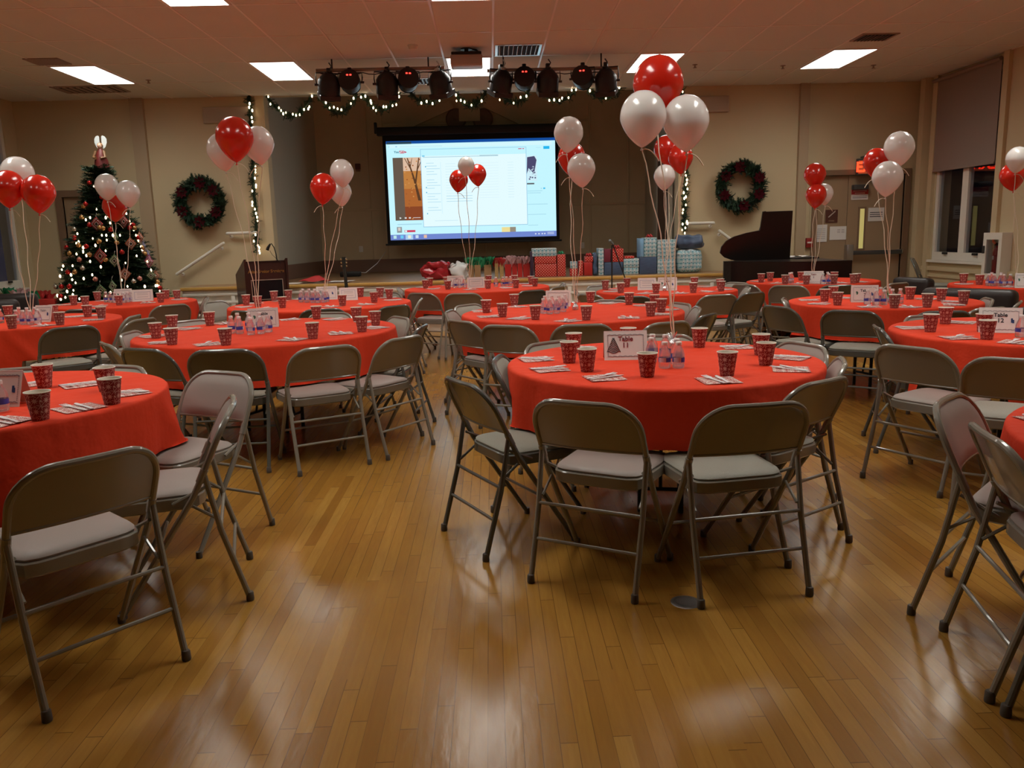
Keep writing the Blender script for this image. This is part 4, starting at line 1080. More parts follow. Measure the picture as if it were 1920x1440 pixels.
# ================================================================ ceiling gear
YG = 10.60
M_can = mat('black_can_metal', (.015, .014, .016), .35, spec=.6); M_led = mat('red_standby_led', (.3, 0, 0), .5, emit=(1, .03, .02), estr=6); M_lens = mat('dark_lens', (.02, .025, .05), .08, spec=.8)
M_pale = mat('pale_wrap', (.55, .58, .56), .5)
z_b = ony(700, 131, YG).z
for nm, a, b in (('over the left garlands', 600, 826), ('over the right garlands', 921, 1150)):
    p, q = ony(a, 130, YG), ony(b, 130, YG); zz = (p.z+q.z)/2
    t = thing('lighting_bar', f'thin metal stage lighting bar {nm}', 'lighting bar', (0, 0, 0), 0, 'stage lighting bars')
    MB().tube([(p.x-.05, YG, zz), (q.x+.05, YG, zz)], .022, 10).build('pipe', mat('bar_metal', (.30, .24, .20), .4, metal=.5), t)
    mb = MB()
    for k in range(2): x = p.x+(q.x-p.x)*(k*.8+.1); mb.tube([(x, YG, zz), (x, YG, ZC)], .010, 6)
    mb.build('hanger', M_black, t)
    MB().tube([(p.x+(q.x-p.x)*k/20, YG+.02, zz-.03-.025*abs(math.sin(k*.9))) for k in range(21)], .006, 5).build('cable', M_black, t)
FIX = [(617,160,'can',20),(657,155,'led',0),(726,158,'can',12),(765,152,'led',10),(825,156,'can',-25),(940,154,'can',25),(983,149,'led',0),(1027,153,'can',4),(1093,147,'led',-14),(1136,152,'can',-18)]
CNT = ['first', 'second', 'third', 'fourth', 'fifth', 'sixth', 'seventh', 'eighth', 'ninth', 'tenth']
for i, (cx, cy, kd, an) in enumerate(FIX):
    c = ony(cx, cy, YG); top = z_b-.02
    t = thing('stage_light', f'black {"round led" if kd=="led" else "stage can"} light, {CNT[i]} from the left on the lighting bars', 'stage light', c, math.radians(an), 'stage lights')
    R_ = .130 if kd == 'led' else .138
    tilt = RX(math.radians(-12 if kd == 'led' else 22))
    if kd == 'led':
        MB().lathe([(.06, -.10), (.085, -.10), (.115, -.07), (R_, -.02), (R_, .10), (R_-.015, .10)], 16, tilt @ RX(PI/2)).build('housing', M_can, t, 30)
        MB().lathe([(.01, 0), (R_-.016, 0)], 16, tilt @ RX(PI/2) @ TR(0, 0, -.101)).build('back_plate', M_can, t)
        MB().cbox((-.02, -.106, .055), (.022, .004, .014), tilt).cbox((.02, -.106, .055), (.022, .004, .014), tilt).build('standby_led', M_led, t)
    else:
        MB().lathe([(.02, .15), (.05, .15), (.08, .125), (R_-.02, .085), (R_, .05), (R_, -.11), (R_-.01, -.115)], 16, tilt).rbox((-R_+.012, -R_+.012, -.165), (R_-.012, R_-.012, -.10), .006, 1, tilt).build('housing', M_can, t, 30)
        MB().lathe([(.01, -.171), (R_-.02, -.172)], 16, tilt).build('lens', M_lens, t)
        MB().lathe([(.03, .15), (.035, .175), (.01, .18)], 10, tilt).tube([(0, 0, .17), (.03, .02, .22), (.0, .03, .26)], .008, 6, M=tilt).build('lamp_cap', M_pale if i in (4, 5) else M_can, t)
    h_ = top-c.z
    yk = [(-R_-.012, 0, 0), (-R_-.02, 0, .06), (-R_-.015, 0, h_-.01), (R_+.015, 0, h_-.01), (R_+.02, 0, .06), (R_+.012, 0, 0)]
    MB().tube(yk, .008, 6).tube([(-R_-.04, 0, 0), (-R_, 0, 0)], .014, 8).tube([(R_+.04, 0, 0), (R_, 0, 0)], .014, 8).build('yoke', M_can, t)
    MB().rbox((-.025, -.03, h_-.02), (.025, .03, h_+.05), .008).build('clamp', M_can, t)
# projector
pc = ony(875, 114, 10.2)
t = thing('projector', 'grey ceiling projector hanging below the middle lamp', 'projector', (pc.x, 10.2, pc.z))
hw_ = 28*mpp(10.2); hh = 11*mpp(10.2)
MB().rbox((-hw_, -.13, -hh), (hw_, .15, hh*.7), .02, 3).build('housing', mat('grey_projector_shell', (.42, .36, .32), .4), t)
MB().rbox((-hw_*.95, -.12, hh*.7), (hw_*.95, .14, hh*1.15), .012).build('top_plate', M_black, t)
MB().lathe([(.045, 0), (.05, .03), (.035, .035)], 16, TR(hw_*.55, .15, -.01) @ RX(-PI/2)).build('lens', M_lens, t)
MB().tube([(0, 0, hh), (0, 0, ZC-pc.z)], .025, 10).lathe([(.07, 0), (.07, .012)], 16, TR(0, 0, ZC-pc.z-.012)).tube([(0, 0, .16), (.12, .02, .12), (.16, .0, .08)], .012, 6).build('mount', M_black, t)
# vents, detector, sprinklers
def vent(a, b, y0, y1, m_, lab):
    t = thing('ceiling_vent', lab, 'vent', ((a+b)/2, (y0+y1)/2, ZC), 0, 'ceiling vents'); w, h = (b-a)/2, (y1-y0)/2
    mb = MB()
    mb.rframe('z', -w, -h, w, h, .03, -.012, 0)
    mb.build('frame', m_, t)
    mb = MB(); n = 9
    for k in range(n):
        x = -w+.03+(2*w-.06)*(k+.5)/n; mb.box((-.002, -h+.03, -.018), (.002, h-.03, .018), TR(x, 0, -.008) @ RY(.7))
    mb.build('slats', m_, t); MB().box((-w+.02, -h+.02, -.003), (w-.02, h-.02, -.001)).build('duct_back', M_matblack, t)
M_alu = mat('bright_vent_metal', (.72, .74, .78), .25, metal=.7); M_bv = mat('brown_vent_metal', (.30, .22, .17), .5)
c_ = lambda ci: GX+ci*TL
vent(c_(1)+.03, c_(2)-.03, GY-.62, GY-.03, M_alu, 'bright metal ceiling vent beside the projector')
vent(c_(-1)+.03, c_(0)-.06, GY+2*TL+.05, GY+2*TL+.5, M_alu, 'bright metal ceiling vent partly behind the stage lights')
vent(c_(-8)-.05, c_(-7)-.25, GY-.42, GY-.08, M_bv, 'dark brown ceiling vent beside the leftmost lamp')
vent(c_(8)+.02, c_(9)-.15, GY-.78, GY-.42, M_bv, 'dark brown ceiling vent beside the rightmost lamp')
vent(c_(-9)-.05, c_(-8)+.25, GY+2*TL+.1, GY+2*TL+.6, M_bv, 'wide brown return grille near the stage wall')
p = onz(774, 85, ZC); t = thing('smoke_detector', 'small round smoke detector on the ceiling', 'smoke detector', p)
MB().lathe([(.055, -.0), (.06, -.012), (.045, -.045), (.01, -.05)], 20).build('dome', M_tile, t); MB().lathe([(.065, -.008), (.065, 0)], 20).build('base', M_tile, t)
for i, (a, b, w) in enumerate(((278, 150, 'left of the stage'), (1468, 123, 'between two lamps'), (1638, 122, 'beside the rightmost lamp'), (1303, 121, 'behind the balloons'))):
    p = onz(a, b, ZC); t = thing('sprinkler_head', f'small ceiling sprinkler head {w}', 'sprinkler', p, 0, 'ceiling sprinklers')
    MB().lathe([(.035, -.006), (.035, 0)], 16).build('collar', M_bv, t); MB().lathe([(.012, -.04), (.012, -.005)], 8).lathe([(.025, -.045), (.025, -.04)], 12).build('nozzle', M_bv, t)
# ================================================================ lectern, guitar, microphone stand
M_mahog = mat('dark_mahogany', (.045, .014, .011), .35, coat=.2); M_brass = mat('brass_lettering', (.42, .23, .06), .35, metal=.6)
YL = 11.45; la, lb_ = ony(466, 520, YL), ony(534, 520, YL); lt = ony(500, 485, YL).z
W2 = (lb_.x-la.x)/2+.02; cx = (la.x+lb_.x)/2
lec = thing('lectern', 'dark mahogany lectern with gold lettering before the stage', 'lectern', (cx, YL, 0), math.radians(30))
MB().box((-W2, 0, .06), (W2, .03, lt-.03)).build('front_panel', M_mahog, lec)
for s in (-1, 1):
    MB().add([(s*W2, 0, .04), (s*W2, .48, .04), (s*W2, .52, lt-.22), (s*W2, -.03, lt), (s*(W2+.03), 0, .04), (s*(W2+.03), .48, .04), (s*(W2+.03), .52, lt-.22), (s*(W2+.03), -.03, lt)], [(0,1,2,3),(7,6,5,4),(0,4,5,1),(1,5,6,2),(2,6,7,3),(3,7,4,0)]).build('side_panel', M_mahog, lec)
MB().add([(-W2, 0, lt-.06), (W2, 0, lt-.06), (W2, .50, lt-.26), (-W2, .50, lt-.26), (-W2, 0, lt-.03), (W2, 0, lt-.03), (W2, .50, lt-.23), (-W2, .50, lt-.23)], [(0,3,2,1),(4,5,6,7),(0,1,5,4),(1,2,6,5),(2,3,7,6),(3,0,4,7)]).build('reading_top', M_mahog, lec)
MB().rbox((-W2-.06, -.05, 0), (W2+.06, .55, .06), .01).build('plinth', M_mahog, lec)
MB().box((-W2+.06, -.008, lt-.56), (W2-.06, .0, lt-.29)).build('dark_inset', mat('black_inset', (.008, .008, .012), .2), lec)
fr = MB()
fr.rframe('y', -W2+.05, lt-.565, W2-.05, lt-.285, .010, -.012, 0)
fr.build('inset_frame', mat('silver_trim', (.55, .48, .42), .3, metal=.6), lec)
ftext('lettering', 'Asian Senior Services', .058, M_brass, lec, TR(0.0, -.003, lt-.175) @ RX(PI/2), .0015)
MB().lathe([(.01, 0), (.075, 0), (.08, .008), (.06, .014), (.045, .010), (.01, .012)], 20, TR(0, 0, lt-.66) @ RX(PI/2)).build('round_seal', M_brass, lec)
mic = thing('gooseneck_microphone', 'black gooseneck microphone rising from the lectern', 'microphone', (cx+.14, YL+.10, lt-.05))
MB().tube([(0, 0, -.03), (-.01, 0, .10), (-.03, -.01, .20), (-.06, -.02, .255), (-.085, -.02, .235)], .007, 8).build('gooseneck', M_black, mic)
MB().tube([(-.075, -.02, .25), (-.11, -.02, .20), (-.125, -.02, .165)], [.012, .02, .022], 10).build('microphone_head', M_black, mic)
MB().tube([(-.09, -.02, .16), (-.06, -.02, .10), (.05, 0, -.02)], .003, 5).build('cable', M_black, mic)
# guitar on a stand in front of the stage
YGt = 11.95; hd, nb_ = ony(644, 482, YGt), ony(650, 545, YGt)
gt = thing('guitar', 'dark guitar with its headstock up against the stage front', 'guitar', (hd.x, YGt, 0))
M_gneck = mat('dark_guitar_neck', (.03, .035, .03), .3); M_gbody = mat('sunburst_guitar_body', (.22, .08, .03), .25, coat=.5)
hz = hd.z; sl = (nb_.x-hd.x)/(nb_.z-hd.z)
MB().add([(-.028, -.01, hz), (.032, -.01, hz), (.026, -.01, hz-.17), (-.020, -.01, hz-.17), (-.028, .008, hz), (.032, .008, hz), (.026, .008, hz-.17), (-.020, .008, hz-.17)], [(0,1,2,3),(7,6,5,4),(0,4,5,1),(1,5,6,2),(2,6,7,3),(3,7,4,0)]).build('headstock', M_gneck, gt)
mb = MB()
for k in range(3):
    for s in (-1, 1): mb.sphere((.002+s*.036, -.008, hz-.03-.048*k), .015, 8)
mb.build('tuning_pegs', mat('bright_chrome', (.85, .82, .75), .15, metal=1), gt)
zl = .62
MB().tube([(.003, 0, hz-.17), (.003+sl*(zl-hz), 0, zl)], [.022, .027], 8).build('neck', M_gneck, gt)
bx = .003+sl*(.35-hz)
out = []
for k in range(40):
    a = 2*PI*k/40; z = math.cos(a); w = (.20-.055*math.exp(-((z-.12)/.35)**2)-.035*max(0, z)); out.append((bx+w*math.sin(a)*1.0, .38+.25*z))
MB().prism(out, -.03, .03).build('body', M_gbody, gt)
MB().tube([(bx-.17, -.06, 0), (bx, .06, .12), (bx+.17, -.06, 0)], .01, 6).tube([(bx, .06, .12), (bx, .09, .5)], .01, 6).tube([(bx, .06, .12), (bx, .16, 0)], .01, 6).build('stand', M_black, gt)
# microphone stand
YM = 11.95; a, b, c2, d2 = ony(1144, 452, YM), ony(1147, 533, YM), ony(1178, 538, YM), ony(1150, 462, YM)
ms = thing('microphone_stand', 'black boom microphone stand before the wrapped gifts', 'microphone stand', (b.x, YM, 0))
L_ = lambda v: Vector((v.x-b.x, v.y-YM, v.z))
MB().tube([L_(d2)+Vector((-.02, 0, .02)), (0, 0, .03)], .010, 8).build('pole', M_black, ms)
MB().tube([L_(a)+Vector((.03, 0, -.02)), L_(c2)], .009, 8).build('boom', M_black, ms)
MB().tube([L_(a), L_(a)+Vector((.05, 0, -.05))], [.022, .012], 10).sphere(L_(a), .026, 10).build('microphone_head', mat('grey_mesh_ball', (.20, .22, .22), .5, metal=.5), ms)
for k in range(3):
    an = 2.1*k+.3; MB().tube([(0, 0, .20), (.28*math.cos(an), .28*math.sin(an)*.8, .01)], .009, 6).build('leg', M_black, ms)
# ================================================================ presents on the stage
def wrap(name, kind):
    m_ = mat(name, (.5, .5, .5), .35, spec=.5); n = NT(m_); o = n.obj(); x, y, z = n.xyz(o)
    u = n.ma('ADD', x, n.ma('MULTIPLY', y, .77))
    if kind == 'dots':
        a, b = cell(n, u, z, 24.0); a2, b2 = cell(n, u, z, 24.0, .5, .5)
        r = n.ma('MINIMUM', n.ma('ADD', n.ma('MULTIPLY', a, a), n.ma('MULTIPLY', b, b)), n.ma('ADD', n.ma('MULTIPLY', a2, a2), n.ma('MULTIPLY', b2, b2)))
        n.put(n.b.inputs['Base Color'], n.mix(n.ma('LESS_THAN', r, .024), (.52, .018, .012, 1), (.80, .62, .50, 1)))
    elif kind == 'snow':
        a, b = cell(n, u, z, 17.0); r = n.ma('ADD', n.ma('MULTIPLY', a, a), n.ma('MULTIPLY', n.ma('MULTIPLY', b, b), 1.4)); a2, b2 = cell(n, u, z, 17.0, .5, .45); r2 = n.ma('ADD', n.ma('MULTIPLY', a2, a2), n.ma('MULTIPLY', b2, b2))
        a3, b3 = cell(n, u, z, 17.0, .5, .75); r3 = n.ma('ADD', n.ma('MULTIPLY', a3, a3), n.ma('MULTIPLY', b3, b3))
        c_ = n.mix(n.ma('LESS_THAN', r, .055), (.40, .55, .58, 1), (.10, .30, .36, 1)); c_ = n.mix(n.ma('LESS_THAN', r2, .05), c_, (.66, .68, .66, 1)); c_ = n.mix(n.ma('LESS_THAN', r3, .012), c_, (.03, .04, .06, 1))
        n.put(n.b.inputs['Base Color'], c_)
    elif kind == 'navy':
        w = n.noise(n.comb(n.ma('MULTIPLY', u, 2.0), n.ma('MULTIPLY', z, 14.0), 0.0), 6, 3); n.put(n.b.inputs['Base Color'], n.mix(w, (.035, .06, .12, 1), (.10, .15, .24, 1)))
    n.bump(n.noise(o, 16, 3), .2, .02); return m_
M_dots, M_snow, M_navy = wrap('red_dotted_wrap', 'dots'), wrap('snowman_blue_wrap', 'snow'), wrap('navy_wrap', 'navy')
M_sky = mat('sky_blue_wrap', (.22, .42, .62), .35); M_redw = mat('red_wrap', (.48, .03, .025), .35); M_maroon = mat('maroon_wrap', (.18, .03, .05), .4); M_kraft = mat('kraft_paper', (.34, .20, .09), .7, var=.12, vscale=20); M_kraftp = mat('gold_patterned_paper', (.40, .26, .10), .6, var=.5, vscale=60)
M_green = mat('green_tissue', (.02, .24, .10), .6); M_redt = mat('red_tissue', (.45, .03, .03), .6); M_pinkt = mat('pale_pink_tissue', (.50, .30, .30), .6); M_purple = mat('dark_purple_paper', (.05, .025, .05), .5)
def rect(p0, p1, pt, pb, y): 
    a, b = ony(p0, pb, y), ony(p1, pb, y); t = ony((p0+p1)/2, pt, y); return a.x, b.x, t.z-(a.z+b.z)/2
STACK = []
def gift(lab, m_, p0, p1, pt, pb, y=12.62, depth=.30, on=None, bow=None, lump=0, name='gift_box', group='wrapped presents on the stage', cat='gift'):
    xa, xb, h_ = rect(p0, p1, pt, pb, y); z0 = ZS+.001 if on is None else on['ztop']
    h_ = max(.04, h_); t = thing(name, lab, cat, ((xa+xb)/2, y+depth/2, z0), rnd.uniform(-.04, .04), group); w = (xb-xa)/2-.002
    def wp(co):
        if not lump: return co
        v = Vector(co); nz = noise.noise_vector(Vector((v.x*11+len(lab), v.y*11, v.z*11)))*lump*1.3; f_ = min(1, max(0, (v.z)/.08)); return Vector((v.x+nz.x*f_, v.y+nz.y*f_, max(0, v.z+nz.z*f_)))
    if lump:
        mb = MB(); bm = bmesh.new(); bmesh.ops.create_cube(bm, size=1)
        bmesh.ops.subdivide_edges(bm, edges=list(bm.edges), cuts=11, use_grid_fill=True)
        for v in bm.verts:
            p = v.co*2; e = 5; r = (abs(p.x)**e+abs(p.y)**e+abs(p.z)**e)**(1/e); p = p/max(r, 1e-6)*max(abs(p.x), abs(p.y), abs(p.z))
            v.co = wp((p.x*w, p.y*depth/2, (p.z+1)/2*h_))
        mb.bm(bm); mb.build('wrapping', m_, t, 60)
    else:
        MB().rbox((-w, -depth/2, 0), (w, depth/2, h_), .008, 2).build('wrapping', m_, t)
        MB().box((-w-.001, -depth/2-.001, h_*.0+.004), (-w*.86, -depth/2, h_-.004)).build('paper_fold', m_, t)
    if bow:
        mb = MB()
        for k in range(9):
            a = k*.7; r_ = .035; mb.tube([(0, 0, 0), (r_*math.cos(a), r_*math.sin(a), .03+.012*(k % 2)), (1.6*r_*math.cos(a+.35), 1.6*r_*math.sin(a+.35), .012), (0, 0, .004)], .008, 5, M=TR(0, -depth*.2, h_+.006))
        mb.build('bow', bow, t)
    t['ztop'] = z0+h_+.002; return t
g1 = gift('red polka dot present, lower of the two in the big dotted stack', M_dots, 1003, 1044, 496, 520, depth=.34)
g2 = gift('red polka dot present lying on the big dotted present', M_dots, 1002, 1043, 482, 496, depth=.34, on=g1)
gift('flat snowman paper present on top of the dotted stack', M_snow, 998, 1044, 467, 482, depth=.30, on=g2, bow=None)
gift('narrow red dotted present with green bow beside the dotted stack', M_dots, 1045, 1061, 479, 520, depth=.26, bow=M_green)
g3 = gift('small low red dotted present by itself', M_dots, 1069, 1084, 505, 519, depth=.2)
gift('small pale blue present on the low dotted present', M_snow, 1070, 1083, 492, 505, depth=.15, on=g3)
gift('slim red dotted present between small ones and a red bag', M_dots, 1085.5, 1094, 490, 518, depth=.2)
g4 = gift('plain red present with dotted one on top', M_redw, 1095, 1111, 493, 518, depth=.2)
gift('little red dotted present with bow on the plain red one', M_dots, 1097, 1112, 482, 493, depth=.14, on=g4, bow=M_redt)
gift('tall crumpled navy bag behind the plain red present', M_navy, 1112, 1121, 474, 517, depth=.18, lump=.02, name='gift_bag')
gift('tall snowman paper present leaning beside the navy box', M_snow, 1122, 1132, 466, 517, depth=.22)
g5 = gift('navy box below the dotted present with red bow', M_navy, 1133, 1168, 493, 517, depth=.30)
g6 = gift('maroon present on the navy box behind the microphone stand', M_maroon, 1133, 1146, 468, 493, depth=.26, on=g5)
gift('red dotted present with red bow on the navy box', M_dots, 1147, 1169, 468, 493, depth=.26, on=g5, bow=M_redt)
g7 = gift('flat snowman present at the bottom beside the navy box', M_snow, 1170, 1198, 503, 516, depth=.28)
g8 = gift('flat snowman present lying on another flat one', M_snow, 1170, 1199, 486, 502.5, depth=.28, on=g7)
gift('thin red dotted present on the two flat snowman presents', M_dots, 1171, 1190, 481, 485.5, depth=.2, on=g8)
g9 = gift('large navy present below the tall snowman box', M_navy, 1200, 1232, 482, 514, depth=.32)
gift('sky blue present beside the snowman box on the large navy one', M_sky, 1200, 1207, 447, 482, depth=.28, on=g9)
gift('square snowman present with red bow on the large navy present', M_snow, 1208, 1232, 446, 482, depth=.30, on=g9, bow=M_redt)
g10 = gift('lower snowman present under the ribbons of the balloons', M_snow, 1233, 1267, 485, 513, depth=.30)
gift('upper snowman present under the ribbons of the balloons', M_snow, 1233, 1268, 449, 484.5, depth=.30, on=g10)
g11 = gift('big soft snowman paper present at the end of the row', M_snow, 1270, 1318, 466, 511, depth=.34, lump=.018)
gift('crumpled navy bag lying on the big soft snowman present', M_navy, 1271, 1322, 441, 466, depth=.32, on=g11, lump=.03, name='gift_bag')
# gift bags with tissue
def tissue(mb, w, d, z, h_, seed, n=24):
    r_ = random.Random(seed)
    for k in range(n):
        x, y = r_.uniform(-w, w)*.8, r_.uniform(-d, d)*.6; a = r_.random()*6.28; s = r_.uniform(.035, .075); hh = h_*r_.uniform(.6, 1.1)
        c, s_ = math.cos(a), math.sin(a); lx, ly = r_.uniform(-.06, .06), r_.uniform(-.03, .03)
        mb.grid(lambda u, v: (x+c*(u-.5)*s*(1+v)+lx*v, y+s_*(u-.5)*s*(1+v)+ly*v+.012*math.sin(6*u+k), z-.03+(hh+.03)*v+.012*math.sin(9*u+k)*v), 5, 4)
def bag(lab, m_, tm, p0, p1, pt, pb, tpt, seed, y=12.72, depth=.11, handles=True):
    xa, xb, h_ = rect(p0, p1, pt, pb, y); w = (xb-xa)/2-.002; th = (ony((p0+p1)/2, tpt, y).z-ony((p0+p1)/2, pt, y).z)
    t = thing('gift_bag', lab, 'gift bag', ((xa+xb)/2, y+depth/2, ZS+.001), 0, 'gift bags on the stage'); d = depth/2
    mb = MB(); mb.box((-w, -d, 0), (w, d, .003))
    mb.rframe('z', -w, -d, w, d, .003, .003, h_)
    mb.build('paper_bag', m_, t)
    mb = MB(); tissue(mb, w, d, h_-.02, th, seed); mb.build('tissue_paper', tm, t, 60)
    if handles:
        mb = MB()
        for s in (-1, 1): mb.tube([(-w*.5, s*d, h_-.02), (-w*.4, s*d, h_+.05), (w*.4, s*d, h_+.05), (w*.5, s*d, h_-.02)], .003, 5)
        mb.build('handles', m_, t)
BAGS = [('kraft gift bag with green tissue, first of three', M_kraft, M_green, 879, 889, 496, 521, 481), ('kraft gift bag with green tissue, middle of three', M_kraft, M_green, 890, 902, 496, 521, 480), ('kraft gift bag with drooping green tissue, third of three', M_kraft, M_green, 908, 922, 496, 521, 480),
 ('small patterned bag with red tissue next to the kraft bags', M_kraftp, M_redt, 928, 935, 494, 521, 483), ('small golden bag with red tissue next to the red bags', M_kraftp, M_redt, 937, 945, 494, 521, 482),
 ('red gift bag with pale tissue, first of four', M_redw, M_pinkt, 947, 959.5, 495, 520, 481), ('red gift bag with pale tissue, second of four', M_redw, M_pinkt, 960.5, 970, 494, 520, 478), ('red gift bag with pale tissue, third of four', M_redw, M_pinkt, 971, 980, 494, 520, 480), ('red gift bag with pale tissue, last of four', M_redw, M_pinkt, 981, 994, 494, 520, 480)]
for i, b in enumerate(BAGS): bag(*b, seed=i+3)
gift('tall dark purple bag between red bags and dotted stack', M_purple, 995, 1001, 472, 520, depth=.2, name='gift_bag', cat='gift bag', group='gift bags on the stage')
M_redplastic = mat('red_plastic_bag', (.42, .02, .03), .25, spec=.6); M_wplastic = mat('white_plastic_bag', (.62, .62, .60), .3, spec=.6)
gift('crumpled shiny red plastic bag lying on the stage', M_redplastic, 794, 843, 491, 523, depth=.3, lump=.07, name='plastic_bag', cat='bag', group='plastic bags on the stage')
gift('crumpled white plastic bag beside the kraft gift bags', M_wplastic, 846, 876, 490, 519, depth=.2, lump=.06, name='plastic_bag', cat='bag', group='plastic bags on the stage')
# papers and red cloth near the lectern
p = ony(600, 521, 12.75); t = thing('paper_stack', 'loose white papers spread on the stage beside the lectern', 'papers', (p.x, 12.75, ZS+.001))
for k in range(5): MB().box((-.15, -.11, 0), (.15, .11, .003), TR(-.35+.18*k, .05*(k % 2), .003*k) @ RZ(.3*k)).build('sheet', M_paper, t)
hat = MB(); r_ = random.Random(5)
hat.grid(lambda u, v: (-.22+.44*u, -.14+.28*v, .02+.075*math.sin(PI*u)*math.sin(PI*v)+.012*math.sin(9*u+4*v)), 14, 10); hat.grid(lambda u, v: (-.22+.44*u, -.14+.28*v, .018), 14, 10)
tag(hat.build('red_cloth', M_redt, None, 60, (p.x-.08, 12.75, ZS+.012)), 'crumpled red cloth lying on the white papers', 'cloth')
t = thing('black_adapter', 'black equipment box behind the guitar on the stage', 'box', (ony(655, 508, 14.6).x, 14.6, ZS)); MB().rbox((-.16, -.08, 0), (.2, .08, .09), .02).build('case', M_black, t); MB().tube([(.1, 0, .08), (.25, .2, .05), (.38, .9, .2), (.45, 1.7, .40)], .006, 5).build('cable', M_paper, t)
for i, (a, b, lab) in enumerate(((677, 467, 'white wall outlet on the stage wall left of the screen'), (1092, 460, 'white wall plate on the stage wall right of the screen'))):
    p = ony(a, b, YB-.01); t = thing('wall_outlet', lab, 'outlet', p, 0, 'stage wall outlets'); MB().rbox((-.04, -.008, -.06), (.04, .012, .06), .004).build('plate', M_white, t); MB().box((-.012, -.010, .012), (.012, -.006, .038)).box((-.012, -.010, -.038), (.012, -.006, -.012)).build('sockets', M_card, t)
p = ony(671, 313, YB-.01); t = thing('fire_alarm_horn', 'small dark red alarm box on the stage wall', 'alarm', p); MB().rbox((-.05, -.04, -.05), (.05, .012, .06), .008).build('case', mat('dark_red_plastic', (.12, .03, .02), .5), t); MB().rbox((-.04, -.03, -.085), (.04, .012, -.06), .004).build('label_plate', M_dframe, t)
# ================================================================ piano
YP = 11.75
M_piano = mat('black_piano_lacquer', (.010, .007, .006), .28, spec=.5)
pb0, pb1 = ony(1353, 490, YP), ony(1541, 490, YP); zr = ony(1440, 487, YP).z
pn_ = thing('grand_piano', 'black grand piano with raised lid beside the stage', 'piano', (pb0.x, YP, 0)); PW = pb1.x-pb0.x
zc0 = zr-.34
def bent(n=24):
    pts = [(0.10, 0), (PW, 0), (PW, 1.0), (PW*.62, 1.0)]
    for k in range(1, n): t_ = k/n; pts.append((PW*(.62-.62*t_)+.0, 1.0-.62*(t_*t_*(3-2*t_))-.38*max(0, t_-.75)*2.6*1.0 if False else 1.0-.66*(t_*t_*(3-2*t_))))
    pts += [(-.03, .22), (0, .08)]
    return pts
MB().prism([(x, y) for x, y in bent()], 0, .30, TR(0, 0, zr) @ RX(-PI/2) @ Matrix.Diagonal((1, 1, -1, 1))).build('case', M_piano, pn_)
for (x, y) in ((.35, .35), (PW-.2, .15), (PW-.2, .85)): MB().lathe([(.03, 0), (.03, .06), (.045, .08), (.06, zr-.3)], 12, TR(x, y, 0)).build('leg', M_piano, pn_)
LP = [(1350, 476), (1352, 464), (1361, 453), (1375, 445), (1398, 438), (1423, 433), (1427, 398), (1432, 397), (1434, 398), (1483, 396), (1481, 493), (1400, 493), (1372, 489), (1358, 484)]
lid = MB(); P_ = [ony(a, b, YP) for a, b in LP]
pts = [((q.x-pb0.x), (q.z-zr)) for q in P_]
lid.prism(pts, -.014, .014, TR(0, .02, zr+.012) @ RX(math.radians(7))); lid.build('lid', M_piano, pn_)
MB().tube([(PW*.45, .75, zr), (PW*.42, .16, zr+.50)], .010, 6).build('lid_prop', M_piano, pn_)
xk = ony(1483, 490, YP).x-pb0.x
MB().rbox((xk+.03, .04, zr-.015), (PW-.02, .96, zr+.02), .01).rbox((PW-.06, -.01, zr-.30), (PW+.10, 1.0, zr-.13), .02).build('key_bed', M_piano, pn_)
MB().box((PW-.04, .1, zr-.13), (PW+.08, .9, zr-.11)).build('keys', M_white, pn_)
sm_ = thing('sheet_music', 'open white sheet music lying on the piano', 'sheet music', (pb0.x+xk+.20, YP+.22, zr+.022), .1)
MB().grid(lambda u, v: (-.17+.17*u, -.12+.24*v, .004+.014*math.sin(PI*u)), 6, 2).grid(lambda u, v: (.17*u, -.12+.24*v, .004+.014*math.sin(PI*u)), 6, 2).build('pages', M_paper, sm_, 60)
MB().box((-.175, -.125, 0), (.175, .125, .003)).build('cover', M_paper, sm_)
# ================================================================ things on the walls
def plate(name, lab, cat, a, b, c, d, m_, group=None, y=None, th=.006):
    y = WY if y is None else y
    p, q = ony(a, d, y), ony(c, b, y); t = thing(name, lab, cat, ((p.x+q.x)/2, y, (p.z+q.z)/2), 0, group); w, h_ = (q.x-p.x)/2, (q.z-p.z)/2
    MB().box((-w, -th, -h_), (w, -.001, h_)).build('sheet' if 'notice' in name else 'plate', m_, t); return t, w, h_
def lines(t, w, h_, rows, m_, th=.007, nm='print'):
    mb = MB()
    for (u0, u1, v, s) in rows: mb.box((u0*w, -th-.001, v*h_-s*h_), (u1*w, -th, v*h_+s*h_))
    mb.build(nm, m_, t)
YD = WY+.047
t, w, h_ = plate('stair_sign', 'brown stair sign with white steps on the double door', 'sign', 1547, 393, 1571, 418, mat('brown_sign', (.10, .035, .025), .4), y=YD)
mb = MB()
for k in range(6): mb.box((-.55*w+.18*w*k, -.009, -.15*h_+.15*h_*k), (-.55*w+.18*w*(k+1), -.007, -.05*h_+.15*h_*k)); mb.box((-.55*w+.18*w*(k+1)-.003, -.009, -.05*h_+.15*h_*(k)), (-.55*w+.18*w*(k+1)+.004, -.007, .10*h_+.15*h_*k))
mb.build('step_symbol', M_white, t); ftext('lettering', 'STAIRS', .03, M_wtrim, t, TR(0, -.008, -.72*h_) @ RX(PI/2))
t, w, h_ = plate('paper_notice', 'white paper notice taped low on the narrow door leaf, nearer the frame', 'notice', 1527.5, 421, 1551, 454, M_paper, 'papers on the door', y=YD); lines(t, w, h_, [(-.8, .7, .5-.22*k, .02) for k in range(6)], M_grey)
